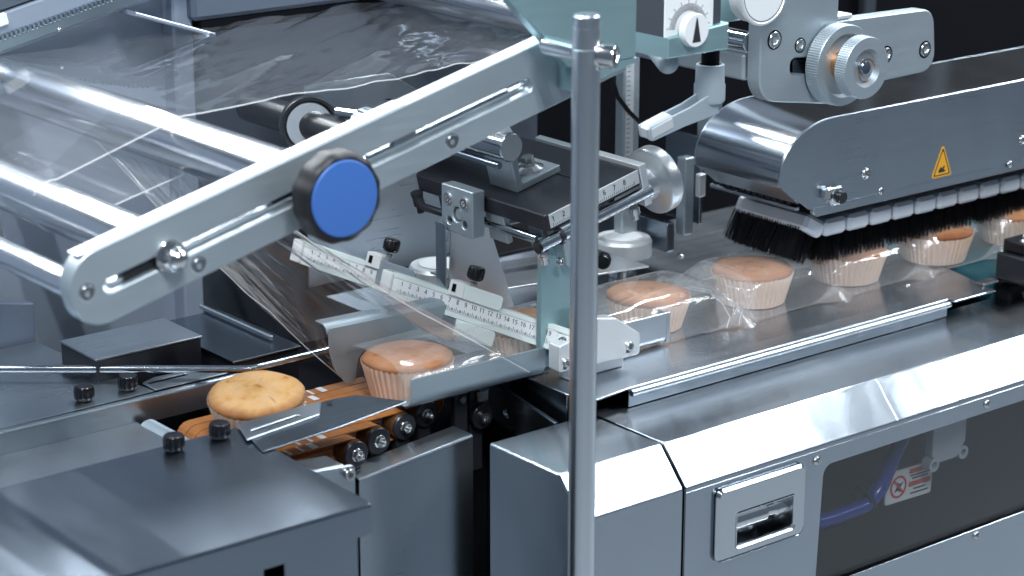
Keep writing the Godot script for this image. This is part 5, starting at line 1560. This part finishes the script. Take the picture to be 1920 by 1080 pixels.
func behind() -> void:
	# gauges on the table
	for p: Array in [[V(0.4960, 0.018, -0.140), "round steel gauge knob on a pedestal behind the post", 1.0], [V(0.3050, 0.018, -0.175), "round white gauge knob behind the ruler clamp, half hidden", 0.95]]:
		var o := thing("gauge_knob", p[1], "knob", p[0], "gauge knobs on the table")
		var g := Geo.new()
		g.t = ax(p[0], Vector3.UP)
		part("pedestal", g.cyl(0.0130, 0, 0.022, 36), M.polished, o)
		g = Geo.new(); g.t = ax(p[0] + V(0, 0.020, 0), Vector3.UP)
		part("wheel", g.lathe([Vector2(0, 0), Vector2(0.0260, 0.0), Vector2(0.0275, 0.0015), Vector2(0.0275, 0.0150), Vector2(0.0256, 0.0180), Vector2(0, 0.0180)], 56), M.white_aluminium, o)
		g = Geo.new(); g.t = ax(p[0] + V(0, 0.0381, 0), Vector3.UP)
		var f := part("face", g.cyl(0.0185, 0, 0.0012, 48, 0.0004), M.print_white, o)
		for k in 7:
			var a := 0.6 + 0.5 * k
			text(f, str(k + 1), Transform3D(Basis(Vector3.RIGHT, -PI / 2), p[0] + V(cos(a) * 0.014, 0.0396, -sin(a) * 0.014)), 0.0042, M.print_grey)
		socket_screw(o, p[0] + V(-0.004, 0.008, 0.0128), V(-0.3, 0, 1), 0.0040, 0.0030, M.chrome)
	var o2 := thing("black_lock_knob", "small round black lock knob just right of the post", "knob", V(0.44, 0.08, -0.03))
	var g2 := Geo.new()
	g2.t = ax(V(0.3625, 0.0870, -0.0140), V(-0.7, 0, 0.7))
	part("knob", g2.lathe([Vector2(0, 0), Vector2(0.0062, 0.0), Vector2(0.0066, 0.003), Vector2(0.0066, 0.010), Vector2(0.0056, 0.012), Vector2(0, 0.0120)], 32), M.black_plastic, o2)
	# upright scale column, cable, posts behind the lever
	o2 = thing("scale_column", "narrow upright scale strip on a steel column right of the post", "scale column", V(0.50, 0.1, -0.14))
	part("column", Geo.new().box(V(0.5080, 0.165, -0.150), V(0.020, 0.30, 0.012), 0.001), M.aluminium, o2)
	part("scale_strip", Geo.new().box(V(0.5050, 0.190, -0.1436), V(0.010, 0.20, 0.0006), 0.0001), M.white_aluminium, o2)
	var tk := Geo.new()
	for k in 40: tk.box(V(0.5035, 0.105 + 0.0045 * k, -0.1432), V(0.004, 0.0006, 0.0002), 0.0)
	part("scale_ticks", tk, M.print_grey, o2).set_meta("kind", "stuff")
	o2 = thing("cable", "thin black cable curving down right of the post", "cable", V(0.47, 0.15, -0.12))
	part("sheath", Geo.new().tube([V(0.470, 0.245, -0.135), V(0.4725, 0.215, -0.133), V(0.478, 0.195, -0.130), V(0.490, 0.180, -0.128), V(0.505, 0.166, -0.127), V(0.52, 0.150, -0.13)], 0.0022, 8), M.black_plastic, o2)
	o2 = thing("frame_column", "pair of grey upright profile columns behind the clamp lever", "column", V(0.58, 0.1, -0.1))
	part("profile", Geo.new().box(V(0.5860, 0.27, -0.120), V(0.018, 0.26, 0.018), 0.002), M.aluminium, o2)
	part("profile", Geo.new().box(V(0.6080, 0.27, -0.140), V(0.012, 0.26, 0.012), 0.002), M.dark_steel, o2)
	o2 = thing("side_plate", "dark steel side plate and small bracket left of the brush hood's nose", "plate", V(0.56, 0.1, -0.13))
	part("plate", Geo.new().box(V(0.5680, 0.1050, -0.135), V(0.004, 0.085, 0.05), 0.001), M.dark_steel, o2)
	part("corner_post", Geo.new().box(V(0.5450, 0.0950, -0.108), V(0.012, 0.075, 0.012), 0.001), M.aluminium, o2)
	part("bright_lug", Geo.new().box(V(0.5400, 0.1110, -0.082), V(0.009, 0.022, 0.006), 0.001), M.white_aluminium, o2)
	part("foot_bar", Geo.new().box(V(0.5300, 0.0560, -0.16), V(0.010, 0.028, 0.10), 0.001), M.dark_steel, o2)
	pan_screw(o2, V(0.5560, 0.1720, -0.098), V(-0.4, 0, 1), 0.004)
	# black cylinder with its bearing ring, half seen under the web
	o2 = thing("drive_shaft", "black drive shaft with a bearing ring, seen under the film web", "shaft", V(0.1, 0.23, -0.05))
	var g := Geo.new()
	g.t = Transform3D(Basis.IDENTITY, V(0.0995, 0.2330, 0))
	part("shaft", g.cyl(0.0125, -0.16, 0.06, 36), M.black_metal, o2)
	g = Geo.new()
	g.t = ax(V(0.0990, 0.2330, -0.070), V(-0.45, 0.1, 0.85))
	part("bearing_ring", g.lathe([Vector2(0.013, 0), Vector2(0.0230, 0.0), Vector2(0.0240, 0.002), Vector2(0.0240, 0.010), Vector2(0.0230, 0.012), Vector2(0.0205, 0.0115), Vector2(0.0195, 0.008), Vector2(0.013, 0.008)], 48), M.black_metal, o2)
	g = Geo.new()
	g.t = ax(V(0.0990, 0.2330, -0.070), V(-0.45, 0.1, 0.85))
	part("bearing_face", g.cyl(0.0190, 0.0, 0.0090, 36), M.bright_steel, o2)
	g = Geo.new()
	g.t = Transform3D(Basis.IDENTITY, V(0.1050, 0.2400, 0.0))
	part("collar", g.cyl(0.0195, 0.000, 0.020, 36, 0.002), M.dark_steel, o2)
	part("lever_arm", Geo.new().tube([V(0.100, 0.250, -0.03), V(0.102, 0.252, 0.0), V(0.104, 0.250, 0.02)], 0.004, 10), M.polished, o2)
	# steel boxes behind the infeed
	o2 = thing("steel_box", "plain brushed steel box with a black front, behind the infeed rod", "box", V(-0.01, 0.0, -0.177))
	part("lid", Geo.new().box(V(-0.0110, 0.0490, -0.1765), V(0.0990, 0.0020, 0.0620), 0.0006), M.sheet_steel, o2)
	part("body", Geo.new().box(V(-0.0110, 0.0180, -0.1765), V(0.0970, 0.0600, 0.0600), 0.0006), M.black_metal, o2)
	o2 = thing("dark_box", "lower dark steel box right of the brushed box, under the falling film", "box", V(0.08, 0.0, -0.17))
	part("lid", Geo.new().prism(pts([0.0450, 0.0330, 0.112, 0.0330, 0.112, 0.0350, 0.0450, 0.0350]), -0.240, -0.110, 0.0004), M.dark_steel, o2)
	part("body", Geo.new().box(V(0.0785, 0.005, -0.176), V(0.064, 0.0558, 0.128), 0.0006), M.black_metal, o2)
	part("bright_edge", Geo.new().box(V(0.0985, 0.0385, -0.191), V(0.003, 0.004, 0.115), 0.0006), M.bright_steel, o2)
	# film reel behind, at the left edge
	o2 = thing("film_reel", "blurred large round reel flange at the left edge, behind the rollers", "reel", V(-0.16, 0.11, -0.25))
	g = Geo.new()
	g.t = Transform3D(Basis.IDENTITY, V(-0.175, 0.150, -0.23))
	part("flange", g.lathe([Vector2(0, 0), Vector2(0.078, 0.0), Vector2(0.080, 0.002), Vector2(0.080, 0.006), Vector2(0.074, 0.008), Vector2(0.060, 0.004), Vector2(0.0, 0.004)], 64), M.sheet_steel, o2)
	# rear machine wall: sheet panels, a post, and the control cabinet above
	o2 = thing("rear_machine_wall", "blurred blue grey sheet metal wall at the back of the machine", "machine wall", V(0.1, -0.2, -0.31))
	part("left_panel", Geo.new().box(V(-0.60, 0.05, -0.3200), V(1.43, 0.70, 0.010), 0.001), M.panel_steel_blue, o2)
	part("right_panel", Geo.new().box(V(0.335, 0.05, -0.3320), V(0.42, 0.62, 0.010), 0.001), M.panel_steel_dark, o2)
	part("corner_post", Geo.new().box(V(0.1210, 0.06, -0.3060), V(0.0200, 0.68, 0.020), 0.002), M.panel_steel_blue, o2)
	part("sloping_hood", Geo.new().prism(pts([0.055, 0.298, 0.132, 0.271, 0.132, 0.275, 0.055, 0.302]), -0.33, -0.26, 0.001), M.panel_steel_blue, o2)
	part("bright_panel", Geo.new().prism(pts([0.240, 0.0185, 0.50, 0.0185, 0.470, 0.10, 0.430, 0.150, 0.335, 0.210, 0.240, 0.210]), -0.2920, -0.2900, 0.0005), M.sheet_steel, o2)
	o2 = thing("control_cabinet", "dark grey cabinet box overhanging the rear wall at the top", "cabinet", V(0.3, 0.4, -0.35))
	part("housing", Geo.new().box(V(0.47, 0.392, -0.36), V(0.69, 0.22, 0.15), 0.004), M.panel_paint, o2)
	part("shadow_gap", Geo.new().box(V(0.47, 0.276, -0.35), V(0.67, 0.012, 0.12), 0.001), M.dark_gap, o2)  # dark box standing for the shade under the cabinet
	o2 = thing("dark_cabinet", "black machine cabinet filling the background on the right", "cabinet", V(1.0, 0.0, -0.4))
	part("wall", Geo.new().box(V(1.25, 0.20, -0.42), V(1.42, 1.2, 0.03), 0.004), M.dark_gap, o2)
	part("door_frame", Geo.new().box(V(0.86, 0.36, -0.395), V(0.012, 0.40, 0.012), 0.002), M.box_dark, o2)
	part("door_frame", Geo.new().box(V(1.10, 0.36, -0.395), V(0.02, 0.40, 0.012), 0.002), M.box_dark, o2)
	part("clamp_stack", Geo.new().box(V(1.18, 0.30, -0.36), V(0.03, 0.10, 0.03), 0.004), M.box_dark, o2)
	# the machine's dark body below the table level, so that gaps show its inside
	o2 = thing("machine_underframe", "dark machine base below the table, seen only in the gaps", "machine base", V(0.1, -0.5, -0.1))
	part("body", Geo.new().box(V(0.05, -0.47, -0.17), V(1.9, 0.86, 0.28), 0.004), M.dark_gap, o2)
	part("plinth", Geo.new().box(V(0.05, -0.68, 0.06), V(1.9, 0.44, 0.24), 0.004), M.dark_gap, o2)
